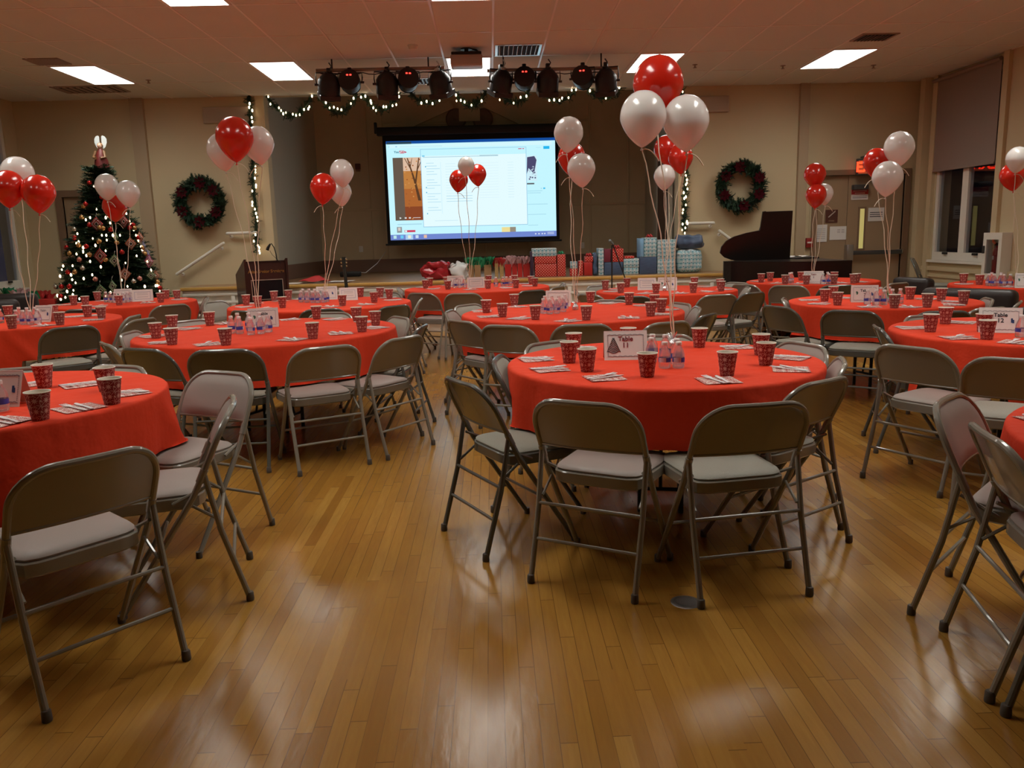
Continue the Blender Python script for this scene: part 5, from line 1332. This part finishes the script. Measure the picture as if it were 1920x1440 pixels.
t, w, h_ = plate('paper_notice', 'wide white paper notice taped beside the door gap', 'notice', 1555, 424, 1587, 450, M_paper, 'papers on the door', y=YD); lines(t, w, h_, [(-.1+.5*(k % 2), .25+.5*(k % 2), .5-.2*(k//2), .03) for k in range(6)], M_grey)
YD2 = WY+.037
t, w, h_ = plate('door_sign', 'red and white warning sign at the top of the door', 'sign', 1595.5, 355, 1628, 375, M_card, y=YD2)
MB().box((-w, -.008, .05*h_), (w, -.006, h_)).build('red_band', mat('sign_red', (.40, .03, .03), .5), t); lines(t, w, h_, [(-.8, .8, .72, .06), (-.6, .6, .3, .06)], M_card, .008, 'white_print'); lines(t, w, h_, [(-.85, .85, -.3, .05), (-.85, .85, -.6, .09)], M_grey, .007, 'small_print')
t, w, h_ = plate('paper_notice', 'white paper notice with bold lines on the wide door leaf', 'notice', 1627, 389, 1658, 415, M_paper, 'papers on the door', y=YD2); lines(t, w, h_, [(-.8, .8, .3, .05), (-.8, .8, 0, .05), (-.8, .8, -.3, .06)], M_ink)
# exit sign
p, q = ony(1609, 326, WY-.12), ony(1652, 300, WY-.12); t = thing('exit_sign', 'lit red exit sign above the double door', 'exit sign', ((p.x+q.x)/2, WY-.12, (p.z+q.z)/2)); w, h_ = (q.x-p.x)/2, (q.z-p.z)/2
MB().rbox((-w-.02, 0, -h_-.02), (w+.02, .06, h_+.03), .006).build('case', M_dsteel, t); MB().box((-w, -.004, -h_), (w, 0, h_)).build('face', mat('exit_face', (.30, .20, .10), .5, emit=(1, .06, .01), estr=.25), t)
ftext('lettering', 'EXIT', 2.1*h_, mat('exit_red', (.5, .02, .01), .4, emit=(1, .028, .008), estr=5), t, TR(0, -.006, -.05*h_) @ RX(PI/2), .006)
MB().tube([(-w*.5, .03, h_+.02), (-w*.5, .03, h_+.06), (-w*.5, .13, h_+.06)], .012, 8).build('bracket', M_dsteel, t)
p = ony(1516, 455, WY); t = thing('fire_alarm_pull', 'red fire alarm pull station beside the double door', 'alarm', p); MB().rbox((-.055, -.05, -.075), (.055, -.001, .075), .008).build('box', mat('alarm_red', (.30, .025, .02), .4), t); MB().rbox((-.04, -.062, -.01), (.04, -.045, .015), .004).build('pull_handle', M_card, t); MB().tube([(0, -.01, .07), (0, -.01, 1.10)], .010, 6).build('conduit', M_wall, t)
for nm, a, b, c, d, lab in (('', 332, 514, 419, 456, 'sloping white handrail on the wall by the tree'), ('', 426, 438, 480, 436, 'short level white handrail by the garland near the lectern'), ('', 1287, 419, 1338, 418, 'short level white handrail below the wreath by the piano'), ('', 1349, 433, 1372, 450, 'sloping white handrail end behind the piano lid')):
    p, q = ony(a, b, WY-.09), ony(c, d, WY-.09); t = thing('handrail', lab, 'handrail', p, 0, 'white stage handrails'); v = q-p
    MB().tube([(0, 0, 0), v], .024, 12).sphere((0, 0, 0), .024, 10).sphere(v, .024, 10).build('rail', M_white, t)
    mb = MB()
    for u in (.08, .92): z = v*u; mb.tube([z, z+Vector((0, .03, -.04)), z+Vector((0, .089, -.045))], .010, 6).lathe([(.03, 0), (.03, .008)], 12, TR(z.x, z.y+.089, z.z-.045) @ RX(PI/2))
    mb.build('bracket', M_white, t)
# speakers of the room: two pale boxes high beside the stage
for a, b, c, d, lab in ((383, 200, 468, 232, 'pale flat box mounted high left of the stage'), (1300, 180, 1366, 212, 'pale flat box mounted high right of the stage')):
    p, q = ony(a, d, WY), ony(c, b, WY); t = thing('wall_speaker', lab, 'speaker', ((p.x+q.x)/2, WY-.002, (p.z+q.z)/2), 0, 'wall speakers'); w, h_ = (q.x-p.x)/2, (q.z-p.z)/2
    MB().rbox((-w, -.05, -h_), (w, 0, h_), .012).build('cabinet', mat('taupe_speaker', (.46, .37, .28), .6), t); MB().box((-w+.03, -.053, -h_+.03), (w-.03, -.048, h_-.03)).build('grille', mat('taupe_grille', (.44, .36, .28), .8), t)
# extinguisher cabinet on the side wall
p, q = onx(1866, 436, XR), onx(1898, 436, XR); zb_ = onx(1866, 522, XR).z; y0, y1 = q.y-.02, p.y+.02; zt_ = p.z
t = thing('extinguisher_cabinet', 'white fire extinguisher cabinet on the window wall', 'cabinet', (XR-.002, (y0+y1)/2, zb_)); w = (y1-y0)/2; h_ = zt_-zb_
mb = MB().box((-.02, -w, 0), (0, w, h_)); mb.build('back_plate', M_white, t)
fr = MB().rframe('x', -w, 0, w, h_, .07, -.14, -.02, wt=.09); fr.build('door_frame', M_white, t)
MB().box((-.125, -w+.06, .06), (-.12, w-.06, h_-.08)).build('pane', M_glass, t); MB().rbox((-.17, w-.05, h_*.55), (-.14, w-.03, h_*.72), .006).build('door_pull', M_dsteel, t)
x = thing('fire_extinguisher', 'red fire extinguisher inside the white wall cabinet', 'extinguisher', (XR-.072, (y0+y1)/2, zb_+.075)); Mr = mat('extinguisher_red', (.32, .015, .015), .3)
MB().lathe([(.03, 0), (.042, .005), (.045, .03), (.045, h_*.45), (.03, h_*.53), (.015, h_*.55), (.015, h_*.60)], 16).build('cylinder', Mr, x); MB().rbox((-.02, -.035, h_*.60), (.02, .03, h_*.66), .005).build('valve', M_black, x); MB().cbox((-.0455, 0, h_*.34), (.002, .04, .05)).build('label_plate', M_card, x); MB().tube([(-.02, 0, h_*.64), (-.035, .03, h_*.68), (-.035, .035, h_*.74)], .016, 8).build('orange_tag', mat('orange_tag', (.70, .10, .02), .5), x)
# ================================================================ dark upholstered chairs, tote bag, floor plate, presents by the wall
M_leather = mat('dark_brown_leather', (.022, .016, .014), .45, bump=.1, bscale=90)
def armchair(x, y, rz, lab, w=.36, hb=.86, name='armchair'):
    t = thing(name, lab, 'armchair', (x, y, 0), rz, 'dark padded chairs')
    MB().rbox((-w+.07, -.32, .26), (w-.07, .32, .46), .05, 3).build('seat_cushion', M_leather, t)
    MB().rbox((-w+.03, -.40, .24), (w-.03, -.24, hb), .06, 3).build('backrest', M_leather, t)
    for s in (-1, 1): MB().rbox((s*w-.065, -.34, .18), (s*w+.065, .34, .64), .045, 3).build('arm', M_leather, t)
    for sx in (-1, 1):
        for sy in (-1, 1): MB().lathe([(.018, 0), (.025, .24)], 8, TR(sx*(w-.07), sy*.27, 0)).build('leg', M_dframe, t)
    return t
p = ony(1750, 518, 9.85); armchair(p.x, 9.85, math.radians(-70), 'dark brown padded armchair below the window', .30, p.z)
p = ony(1803, 552, 7.75); armchair(4.66, 7.62, math.radians(-51), 'wide dark brown padded chair before the window table', .44, .80)
p = ony(-40, 553, 9.0); armchair(p.x, 9.0, math.radians(30), 'dark brown padded armchair cut by the left picture edge', .40, .86)
p = ony(42, 551, 9.9); armchair(p.x, 9.9, math.radians(10), 'dark brown padded armchair behind the far left bottles', .30, .88)
def tote_material():
    m_ = mat('black_tan_tote_print', (.3, .2, .1), .6); n = NT(m_); x, y, z = n.xyz(n.obj()); u = n.ma('ADD', x, y)
    a, b = cell(n, u, z, 13.0); v = n.white(n.comb(n.ma('FLOOR', n.ma('MULTIPLY', u, 40.0)), n.ma('FLOOR', n.ma('MULTIPLY', z, 26.0))))[0]
    n.put(n.b.inputs['Base Color'], n.mix(n.ma('MULTIPLY', n.ma('GREATER_THAN', v, .45), n.ma('LESS_THAN', n.ma('ABSOLUTE', b), .38)), (.36, .21, .08, 1), (.02, .016, .014, 1))); return m_
p = onz(1457, 636, 0); t = thing('tote_bag', 'tan tote bag with black print on the floor between chairs', 'bag', (p.x, p.y+.12, 0), .2, None); Mt = tote_material()
MB().rbox((-.20, -.09, 0), (.20, .09, .36), .03, 2).build('bag_body', Mt, t); mb = MB()
for s in (-1, 1): mb.tube([(-.09, s*.08, .34), (-.07, s*.06, .46), (.07, s*.06, .46), (.09, s*.08, .34)], .008, 6)
mb.build('handles', M_black, t); MB().cbox((0, 0, .37), (.3, .1, .02)).build('contents', M_redt, t)
p = onz(1286, 1129, 0); t = thing('floor_plate', 'round grey metal plate set in the floor near the chairs', 'floor plate', (p.x, p.y, 0)); MB().lathe([(.04, .0015), (.055, .0015), (.058, 0)], 24).build('rim', M_steel, t); MB().lathe([(.001, .002), (.04, .002)], 24, None, False, False).build('cover', mat('grey_plate', (.16, .15, .14), .4, metal=.3), t)
# presents by the left wall
M_pot = mat('green_leaf', (.03, .10, .03), .6)
for i, (a, b, w_, m_, lab, hgt) in enumerate(((88, 556, .14, M_redw, 'red gift bag by the wall left of the tree', .34), (66, 556, .12, M_snow, 'pale patterned present by the wall left of the tree', .30), (45, 551, .14, M_paper, 'white bag behind the dark armchair at the left wall', .26), (20, 549, .10, M_pot, 'dark green present behind the left armchair', .22))):
    y = 11.2+.25*i; p = ony(a, b, y); z_top = p.z-.03
    t = thing('gift_bag', lab, 'gift bag', (p.x, y, 0), .2*i, 'presents by the left wall'); MB().rbox((-w_, -.08, 0), (w_, .08, max(.3, z_top)), .015).build('paper_bag', m_, t)
    mb = MB(); tissue(mb, w_, .08, max(.3, z_top), .10, i+40, 10); mb.build('tissue_paper', (M_redt, M_green, M_pinkt, M_green)[i], t, 60)
# picture-edge: second night window reflection is real glass; handset pieces end here
# ================================================================ evergreens
def needles_material(name, c0, c1):
    m_ = mat(name, c0, .6); n = NT(m_); w = n.white(n.comb(*[n.ma('FLOOR', n.ma('MULTIPLY', q, 23.0)) for q in n.xyz(n.obj())]), '3D')[0]
    n.put(n.b.inputs['Base Color'], n.mix(w, (*c0, 1), (*c1, 1))); return m_
M_fir = needles_material('fir_needles', (.006, .022, .010), (.022, .058, .024)); M_bark = mat('bark', (.06, .04, .025), .9)
M_bulb = mat('warm_light_bulb', (1, .9, .7), .4, emit=(1.0, .74, .45), estr=6)
M_cord = mat('green_light_cord', (.01, .03, .012), .6)
def spray(mb, p, d, L, r_, w=.055, n=9):
    """a fir twig: needle blades both sides of a line from p along d"""
    d = d.normalized(); s = d.cross(Vector((0, 0, 1))); s = s.normalized() if s.length > .05 else Vector((1, 0, 0)); u = s.cross(d)
    for k in range(n):
        t = (k+.5)/n; c = p+d*(L*t); ww = w*(1-.55*t)
        for sg in (-1, 1, 0):
            tip = c+d*(.036)+(s*sg*ww if sg else u*ww*.7)+Vector((0, 0, r_.uniform(-.012, .012))); b = d*.012+u*.003
            mb.add([c-b, c+b, tip], [(0, 1, 2)])
    mb.add([p-s*.003, p+s*.003, p+d*L], [(0, 1, 2)])
# tree
YT = 11.55
tt, tb = ony(192, 318, YT), ony(205, 552, YT); TX = (tt.x+tb.x)/2-.0; ZTT = tt.z; RB = 101*mpp(YT)
tree = thing('christmas_tree', 'tall lit Christmas tree hung with ornaments beside the stage', 'Christmas tree', (TX, YT, 0))
fo = MB(); r_ = random.Random(4); Z0 = .16
def rad_at(z): t = max(0, (ZTT-z)/(ZTT-.52)); return RB*min(1.0, .10+.92*t**.9) if z > .52 else RB*(.80+.2*z/.52)
ntier = 40
for i in range(ntier):
    z = Z0+(ZTT-.02-Z0)*(i/(ntier-1))**.95+r_.uniform(-.02, .02); R_ = rad_at(z); nb = max(6, int(9+30*R_))
    for k in range(nb):
        a = 2*PI*(k+r_.random()*.7)/nb+i*.5; dr = Vector((math.cos(a), math.sin(a), 0)); Lb = R_*r_.uniform(.78, 1.06); tilt = .30-.50*(R_/RB)
        d = (dr+Vector((0, 0, tilt))).normalized(); st_ = max(.0, Lb*.25); p0 = Vector((0, 0, z+r_.uniform(-.05, .05)))+d*st_
        segs = max(2, int(Lb/.085))
        for q in range(segs):
            t = q/segs; p = p0+d*((Lb-st_)*t)+Vector((0, 0, -.06*t*t*Lb))
            for sg in (-1, 1):
                d2 = (d+dr.cross(Vector((0, 0, 1)))*sg*r_.uniform(.5, 1.0)+Vector((0, 0, r_.uniform(-.2, .25)))).normalized(); spray(fo, p, d2, .12+.06*r_.random(), r_, .045, 6)
        spray(fo, p0+d*(Lb-st_-.12), d, .17, r_, .05, 7)
fo.build('foliage', M_fir, tree, 0, fix=False)
MB().lathe([(.05, 0.05), (.045, .3), (.035, ZTT*.5), (.010, ZTT)], 8).build('trunk', M_bark, tree)
MB().lathe([(.22, 0), (.20, .05), (.07, .09), (.06, .2)], 14).build('stand', M_green, tree)
sk = MB().lathe([(.55, .005), (.50, .03), (.25, .07), (.1, .09)], 24); sk.build('tree_skirt', M_redt, tree)
def on_tree(px_, py_, out=.0):
    """point on the visible side of the cone through a picture position"""
    q = ony(px_, py_, YT); z = q.z; R_ = rad_at(z)*.98+out; dx = q.x-TX; dx = max(-R_*.99, min(R_*.99, dx)); dy = -math.sqrt(max(0, R_*R_-dx*dx))
    for _ in range(3):
        q = ony(px_, py_, YT+dy); z = q.z; R_ = rad_at(z)*.98+out; dx = max(-R_*.99, min(R_*.99, q.x-TX)); dy = -math.sqrt(max(0, R_*R_-dx*dx))
    return Vector((TX+dx, YT+dy, z))
# string lights on the tree: the ones seen in the picture
TB = [(177,349),(170,408),(203,405),(207,418),(199,408),(248,400),(246,414),(264,420),(247,431),(242,430),(147,438),(162,412),(175,447),(186,449),(192,441),(200,441),(201,450),(149,453),(180,460),(224,441),(212,441),(253,441),(272,462),(157,464),(157,471),(145,456),(145,476),(163,479),(199,470),(125,498),(138,498),(123,505),(157,473),(234,493),(174,515),(120,517),(135,515),(137,524),(143,530),(158,522),(139,544),(128,546),(118,560),(125,557),(150,560),(277,507),(290,507),(238,537),(199,555),(138,552),(208,548),(295,535),(303,533),(292,547),(264,538),(275,538),(115,553),(228,525),(260,468),(285,490),(182,392),(219,392),(231,396),(258,451),(170,490),(190,500),(249,480)]
sl_ = thing('string_lights', 'warm white string lights wound round the Christmas tree', 'string lights', (0, 0, 0))
PTS = sorted([on_tree(a, b, .02) for a, b in TB], key=lambda v: -v.z)
mb = MB()
for i in range(len(PTS)-1):
    a, b = PTS[i], PTS[i+1]
    if (a-b).length < 1.2:
        m_ = [a.lerp(b, u)+Vector((0, .06*math.sin(PI*u), -.03*math.sin(PI*u))) for u in (0, .25, .5, .75, 1)]; mb.tube(m_, .0025, 4)
mb.build('cord', M_cord, sl_)
BUL = MB().lathe([(.004, -.018), (.009, -.012), (.011, 0), (.008, .010), (.001, .018)], 10).mesh('bulb', M_bulb)
for v in PTS:
    o = bpy.data.objects.new('bulb', BUL); COL.objects.link(o); o.parent = sl_; o.location = v+Vector((0, -.015, 0)); s = rnd.uniform(.75, 1.25); o.scale = (s, s, s)
# baubles
M_rb = mat('red_bauble', (.42, .015, .012), .12, metal=.5); M_gb = mat('gold_bauble', (.55, .32, .12), .15, metal=.7); M_pb = mat('pink_bauble', (.55, .22, .18), .15, metal=.5); M_sb = mat('silver_bauble', (.6, .56, .5), .15, metal=.8)
BK = {}
for nm, m_ in (('red', M_rb), ('golden', M_gb), ('pink', M_pb), ('silver', M_sb)):
    BK[nm] = (MB().sphere((0, 0, 0), .034, 14).mesh('ball', m_), MB().lathe([(.010, .031), (.010, .043), (.004, .045)], 8).mesh('hook_cap', M_sb))
BAUB = [(168,343,'red'),(161,383,'red'),(157,387,'golden'),(168,422,'red'),(154,408,'golden'),(187,427,'golden'),(193,428,'golden'),(252,422,'red'),(271,427,'golden'),(130,464,'red'),(148,460,'golden'),(149,487,'pink'),(162,462,'red'),(186,453,'golden'),(168,478,'golden'),(227,473,'red'),(129,510,'red'),(155,503,'silver'),(273,465,'golden'),(280,476,'golden'),(179,524,'pink'),(256,523,'pink'),(119,537,'red'),(131,537,'red'),(310,528,'golden'),(303,540,'red'),(111,537,'silver'),(122,475,'golden'),(290,519,'silver'),(246,375,'golden'),(235,427,'red'),(133,475,'golden'),(288,531,'golden'),(247,528,'silver'),(117,555,'red'),(191,370,'red'),(141,446,'red'),(142,430,'silver'),(245,387,'silver'),(218,455,'golden'),(286,445,'red'),(207,430,'red'),(198,487,'golden'),(141,510,'golden')]
for a, b, c in BAUB:
    v = on_tree(a, b, .035); t = thing('bauble', f'round shiny {c} bauble hanging on the Christmas tree', 'ornament', v, 0, f'{c} baubles on the Christmas tree')
    for nm, me_ in zip(('ball', 'hook_cap'), BK[c]): o = bpy.data.objects.new(nm, me_); COL.objects.link(o); o.parent = t
# woven diamond ornaments
DIA = [(181,420,11,(.50,.05,.05),'red'),(228,415,10,(.45,.15,.10),'red'),(216,445,9,(.15,.30,.12),'green'),(240,457,10,(.50,.12,.04),'orange'),(188,480,12,(.50,.06,.08),'red'),(214,489,10,(.12,.25,.15),'green'),(233,514,10,(.30,.15,.05),'orange'),(263,491,11,(.55,.05,.20),'pink'),(272,445,10,(.45,.25,.15),'orange'),(189,545,10,(.15,.22,.15),'green'),(211,537,10,(.12,.25,.12),'green'),(268,473,8,(.40,.38,.34),'white'),(286,461,8,(.10,.18,.45),'blue'),(290,478,8,(.10,.20,.45),'blue'),(262,452,7,(.35,.35,.32),'white'),(268,518,8,(.15,.25,.22),'green'),(292,517,9,(.45,.25,.15),'orange')]
M_pale2 = mat('pale_yarn', (.55, .48, .42), .8)
for i, (a, b, w, c, cn) in enumerate(DIA):
    v = on_tree(a, b, .05); S_ = w*.92*mpp(YT-.6)
    t = thing('yarn_ornament', f'woven {cn} and white diamond ornament hanging on the Christmas tree', 'ornament', v, rnd.uniform(-.7, .7), f'{cn} woven diamonds on the tree'); t.rotation_euler.y = rnd.uniform(-.12, .12)
    mb = MB()
    for q in range(4):
        R_ = S_*(1-.22*q)*1.05; th = .006; mb.slot(q % 2)
        pts = [(0, 0, R_*1.15), (R_, 0, 0), (0, 0, -R_*1.15), (-R_, 0, 0)]; mb.tube([(x, -.002*q, z) for x, _, z in pts], S_*.085, 4, True)
    mb.build('woven_yarn', [mat('yarn_'+cn, c, .8), M_pale2], t, 0)
    MB().tube([(0, 0, -S_*1.3), (0, 0, S_*1.3)], .0035, 5).tube([(-S_*1.15, 0, 0), (S_*1.15, 0, 0)], .0035, 5).build('sticks', M_bark, t)
    MB().tube([(0, 0, S_*1.3), (.004, .01, S_*1.3+.03), (0, .03, S_*1.3+.045)], .0018, 4).build('hanging_loop', M_pale2, t)
# angel on top
ap = ony(191, 290, YT); an = thing('tree_topper', 'angel in a red and gold robe on top of the tree', 'tree topper', (tt.x-.0, YT, 0)); u = mpp(YT); z0, z1 = ony(190, 316, YT).z, ony(190, 279, YT).z
MB().lathe([(13*u, z0), (11*u, z0+.4*(z1-z0)), (6*u, z0+.85*(z1-z0)), (3*u, z1)], 16, TR(0, 0, 0)).build('robe', mat('red_gold_brocade', (.12, .012, .010), .5, var=.6, vscale=40), an)
MB().tube([(-7*u, -.02, z1-.03), (-10*u, -.05, z1-.12), (-4*u, -.09, z1-.13)], .018, 8).tube([(7*u, -.02, z1-.03), (10*u, -.05, z1-.12), (4*u, -.09, z1-.13)], .018, 8).build('sleeves', mat('gold_cloth', (.20, .10, .04), .5), an)
MB().sphere((0, -.01, z1+.035), .034, 12, sc=(.9, .9, 1.1)).build('head', mat('doll_skin', (.55, .36, .26), .5), an); MB().sphere((0, .006, z1+.045), .037, 12).build('hair', mat('doll_hair', (.25, .12, .04), .6), an)
Mw = mat('pearly_wing', (.72, .80, .80), .3, spec=.8)
for s in (-1, 1):
    w_ = MB(); pts = [(s*.030, -.03), (s*.014, .02), (s*.014, .13), (s*.030, .148), (s*.058, .138), (s*.080, .105), (s*.083, .055), (s*.062, .0)]
    w_.prism([(x, z+z1+.03) for x, z in pts], .035, .043); w_.build('wing', Mw, an)
# wreaths
M_pet = mat('dark_red_poinsettia', (.045, .003, .006), .9, spec=.08)
def wreath(px_, py_, dpx, seed, lab):
    c = ony(px_, py_, WY-.12); R_ = dpx/2*mpp(WY); t = thing('wreath', lab, 'wreath', (c.x, WY-.13, c.z), 0, 'wall wreaths'); r_ = random.Random(seed); mb = MB(); rm = R_*.74
    for k in range(900):
        a = r_.random()*6.28; b = r_.random()*6.28; q = R_*.20*math.sqrt(r_.random())
        p = Vector(((rm+q*math.cos(b))*math.cos(a), q*math.sin(b)*.55-.02, (rm+q*math.cos(b))*math.sin(a)))
        d = Vector((math.cos(a+r_.uniform(.3, 1.8)), r_.uniform(-.7, .25), math.sin(a+r_.uniform(.3, 1.8)))) if r_.random() < .75 else Vector((math.cos(a)*r_.choice((-1, 1)), -.3, math.sin(a)*r_.choice((-1, 1))))
        spray(mb, p, d, .075, r_, .034, 5)
    mb.build('foliage', M_fir, t, 0, fix=False)
    MB().tube([(rm*math.cos(2*PI*k/40), .04, rm*math.sin(2*PI*k/40)) for k in range(40)], .075, 8, True).build('ring', M_cord, t)
    for k in range(6):
        a = .5+k*1.05+r_.uniform(-.2, .2); f_ = MB(); pc_ = Vector((rm*math.cos(a), -R_*.17, rm*math.sin(a)))
        for q in range(8):
            b = q*.785; L_ = .10; d = Vector((math.cos(b), -.25, math.sin(b))); s = Vector((-math.sin(b), 0, math.cos(b)))*.03; f_.add([pc_, pc_+d*L_*.5+s, pc_+d*L_, pc_+d*L_*.5-s], [(0, 1, 2, 3)])
        f_.sphere(pc_+Vector((0, -.01, 0)), .014, 8); f_.build('poinsettia', M_pet, t, 0)
wreath(376, 380, 92, 3, 'round evergreen wreath with dark red flowers left of the stage')
wreath(1388, 350, 94, 8, 'round evergreen wreath with dark red flowers above the piano')
# garlands
def garland(lab, paths, bulbs, seed, dens=130, rr=.05):
    t = thing('garland', lab, 'garland', (0, 0, 0), 0, 'lit stage garlands'); r_ = random.Random(seed); mb = MB(); wire = MB()
    for P in paths:
        L_ = sum((P[i+1]-P[i]).length for i in range(len(P)-1)); n = int(L_*dens)
        wire.tube(P, .020, 6)
        for k in range(n):
            s = r_.random()*(len(P)-1); i = int(s); p = P[i].lerp(P[i+1], s-i); tg = (P[i+1]-P[i]).normalized()
            d = tg*r_.choice((-1, 1))*.9+Vector((r_.uniform(-1, 1), r_.uniform(-1, .3), r_.uniform(-1, 1)))*.9; spray(mb, p, d, rr*1.5, r_, .026, 4)
    mb.build('foliage', M_fir, t, 0, fix=False); wire.build('wire', M_cord, t)
    for v in bulbs:
        o = bpy.data.objects.new('bulb', BUL); COL.objects.link(o); o.parent = t; o.location = v; s = rnd.uniform(.9, 1.35); o.scale = (s, s, s)
YV = WY-.06
pl = [ony(a, b, YV) for a, b in ((465, 181), (469, 200), (471, 240), (474, 290), (474, 330), (476, 360), (480, 400), (481, 440), (483, 475))]
garland('lit evergreen garland hanging down the left edge of the stage', [pl], [ony(a, b, YV-.05) for a, b in ((468,194),(467,201),(473,207),(472,220),(473,228),(479,312),(479,318),(479,323),(478,334),(480,347),(480,351),(473,358),(473,379),(473,385),(478,392),(480,400),(482,407),(483,414),(479,440),(476,452),(483,460),(486,464),(486,470),(487,474))], 21)
pr = [ony(a, b, YV) for a, b in ((1278, 163), (1281, 200), (1286, 300), (1285, 340), (1284, 380), (1283, 410), (1283, 438))]
garland('lit evergreen garland hanging down the right edge of the stage', [pr], [ony(a, b, YV-.05) for a, b in ((1280,172),(1284,321),(1286,329),(1288,337),(1288,343),(1286,346),(1289,354),(1282,361),(1286,369),(1283,372),(1286,384),(1281,393),(1280,399),(1288,415),(1280,420),(1289,419),(1285,427),(1279,431),(1284,437))], 22)
YW = WY-.03
SW = [((501, 181), (540, 217), (585, 180)), ((598, 179), (643, 212), (670, 174)), ((678, 173), (712, 206), (750, 173)), ((768, 170), (798, 194), (832, 170)), ((849, 168), (878, 199), (913, 168)), ((936, 170), (962, 193), (994, 166)), ((1018, 172), (1047, 190), (1080, 167)), ((1099, 164), (1118, 184), (1163, 165))]
paths = []
for a, b, c in SW:
    A0, B0, C0 = ony(*a, YW), ony(*b, YW), ony(*c, YW); P = []
    for k in range(13):
        u = k/12; x = A0.x+(C0.x-A0.x)*u; zl = A0.z+(C0.z-A0.z)*u; um = (B0.x-A0.x)/(C0.x-A0.x); zm = A0.z+(C0.z-A0.z)*um
        P.append(Vector((x, YW, zl-(zm-B0.z)*(4*u*(1-u)))))
    paths.append(P)
SB = [(503,181),(507,195),(523,202),(527,207),(531,213),(536,211),(549,214),(555,216),(562,215),(570,205),(578,204),(580,200),(585,180),(602,180),(606,186),(611,192),(618,202),(626,201),(633,204),(640,206),(658,194),(663,184),(677,182),(685,180),(695,189),(696,193),(700,202),(705,207),(719,200),(724,200),(736,198),(743,196),(748,181),(747,173),(790,193),(800,190),(811,194),(824,188),(855,178),(856,189),(864,188),(871,191),(884,197),(903,189),(937,187),(938,180),(963,193),(976,182),(987,180),(986,169),(1026,179),(1030,188),(1039,187),(1049,188),(1054,184),(1066,183),(1072,169),(1080,168),(1106,170),(1136,184),(1137,180),(1141,174),(1150,172),(1161,164)]
garland('lit evergreen garland swagged along the top of the stage opening', paths, [ony(a, b, YW-.05) for a, b in SB], 23, 150, .055)
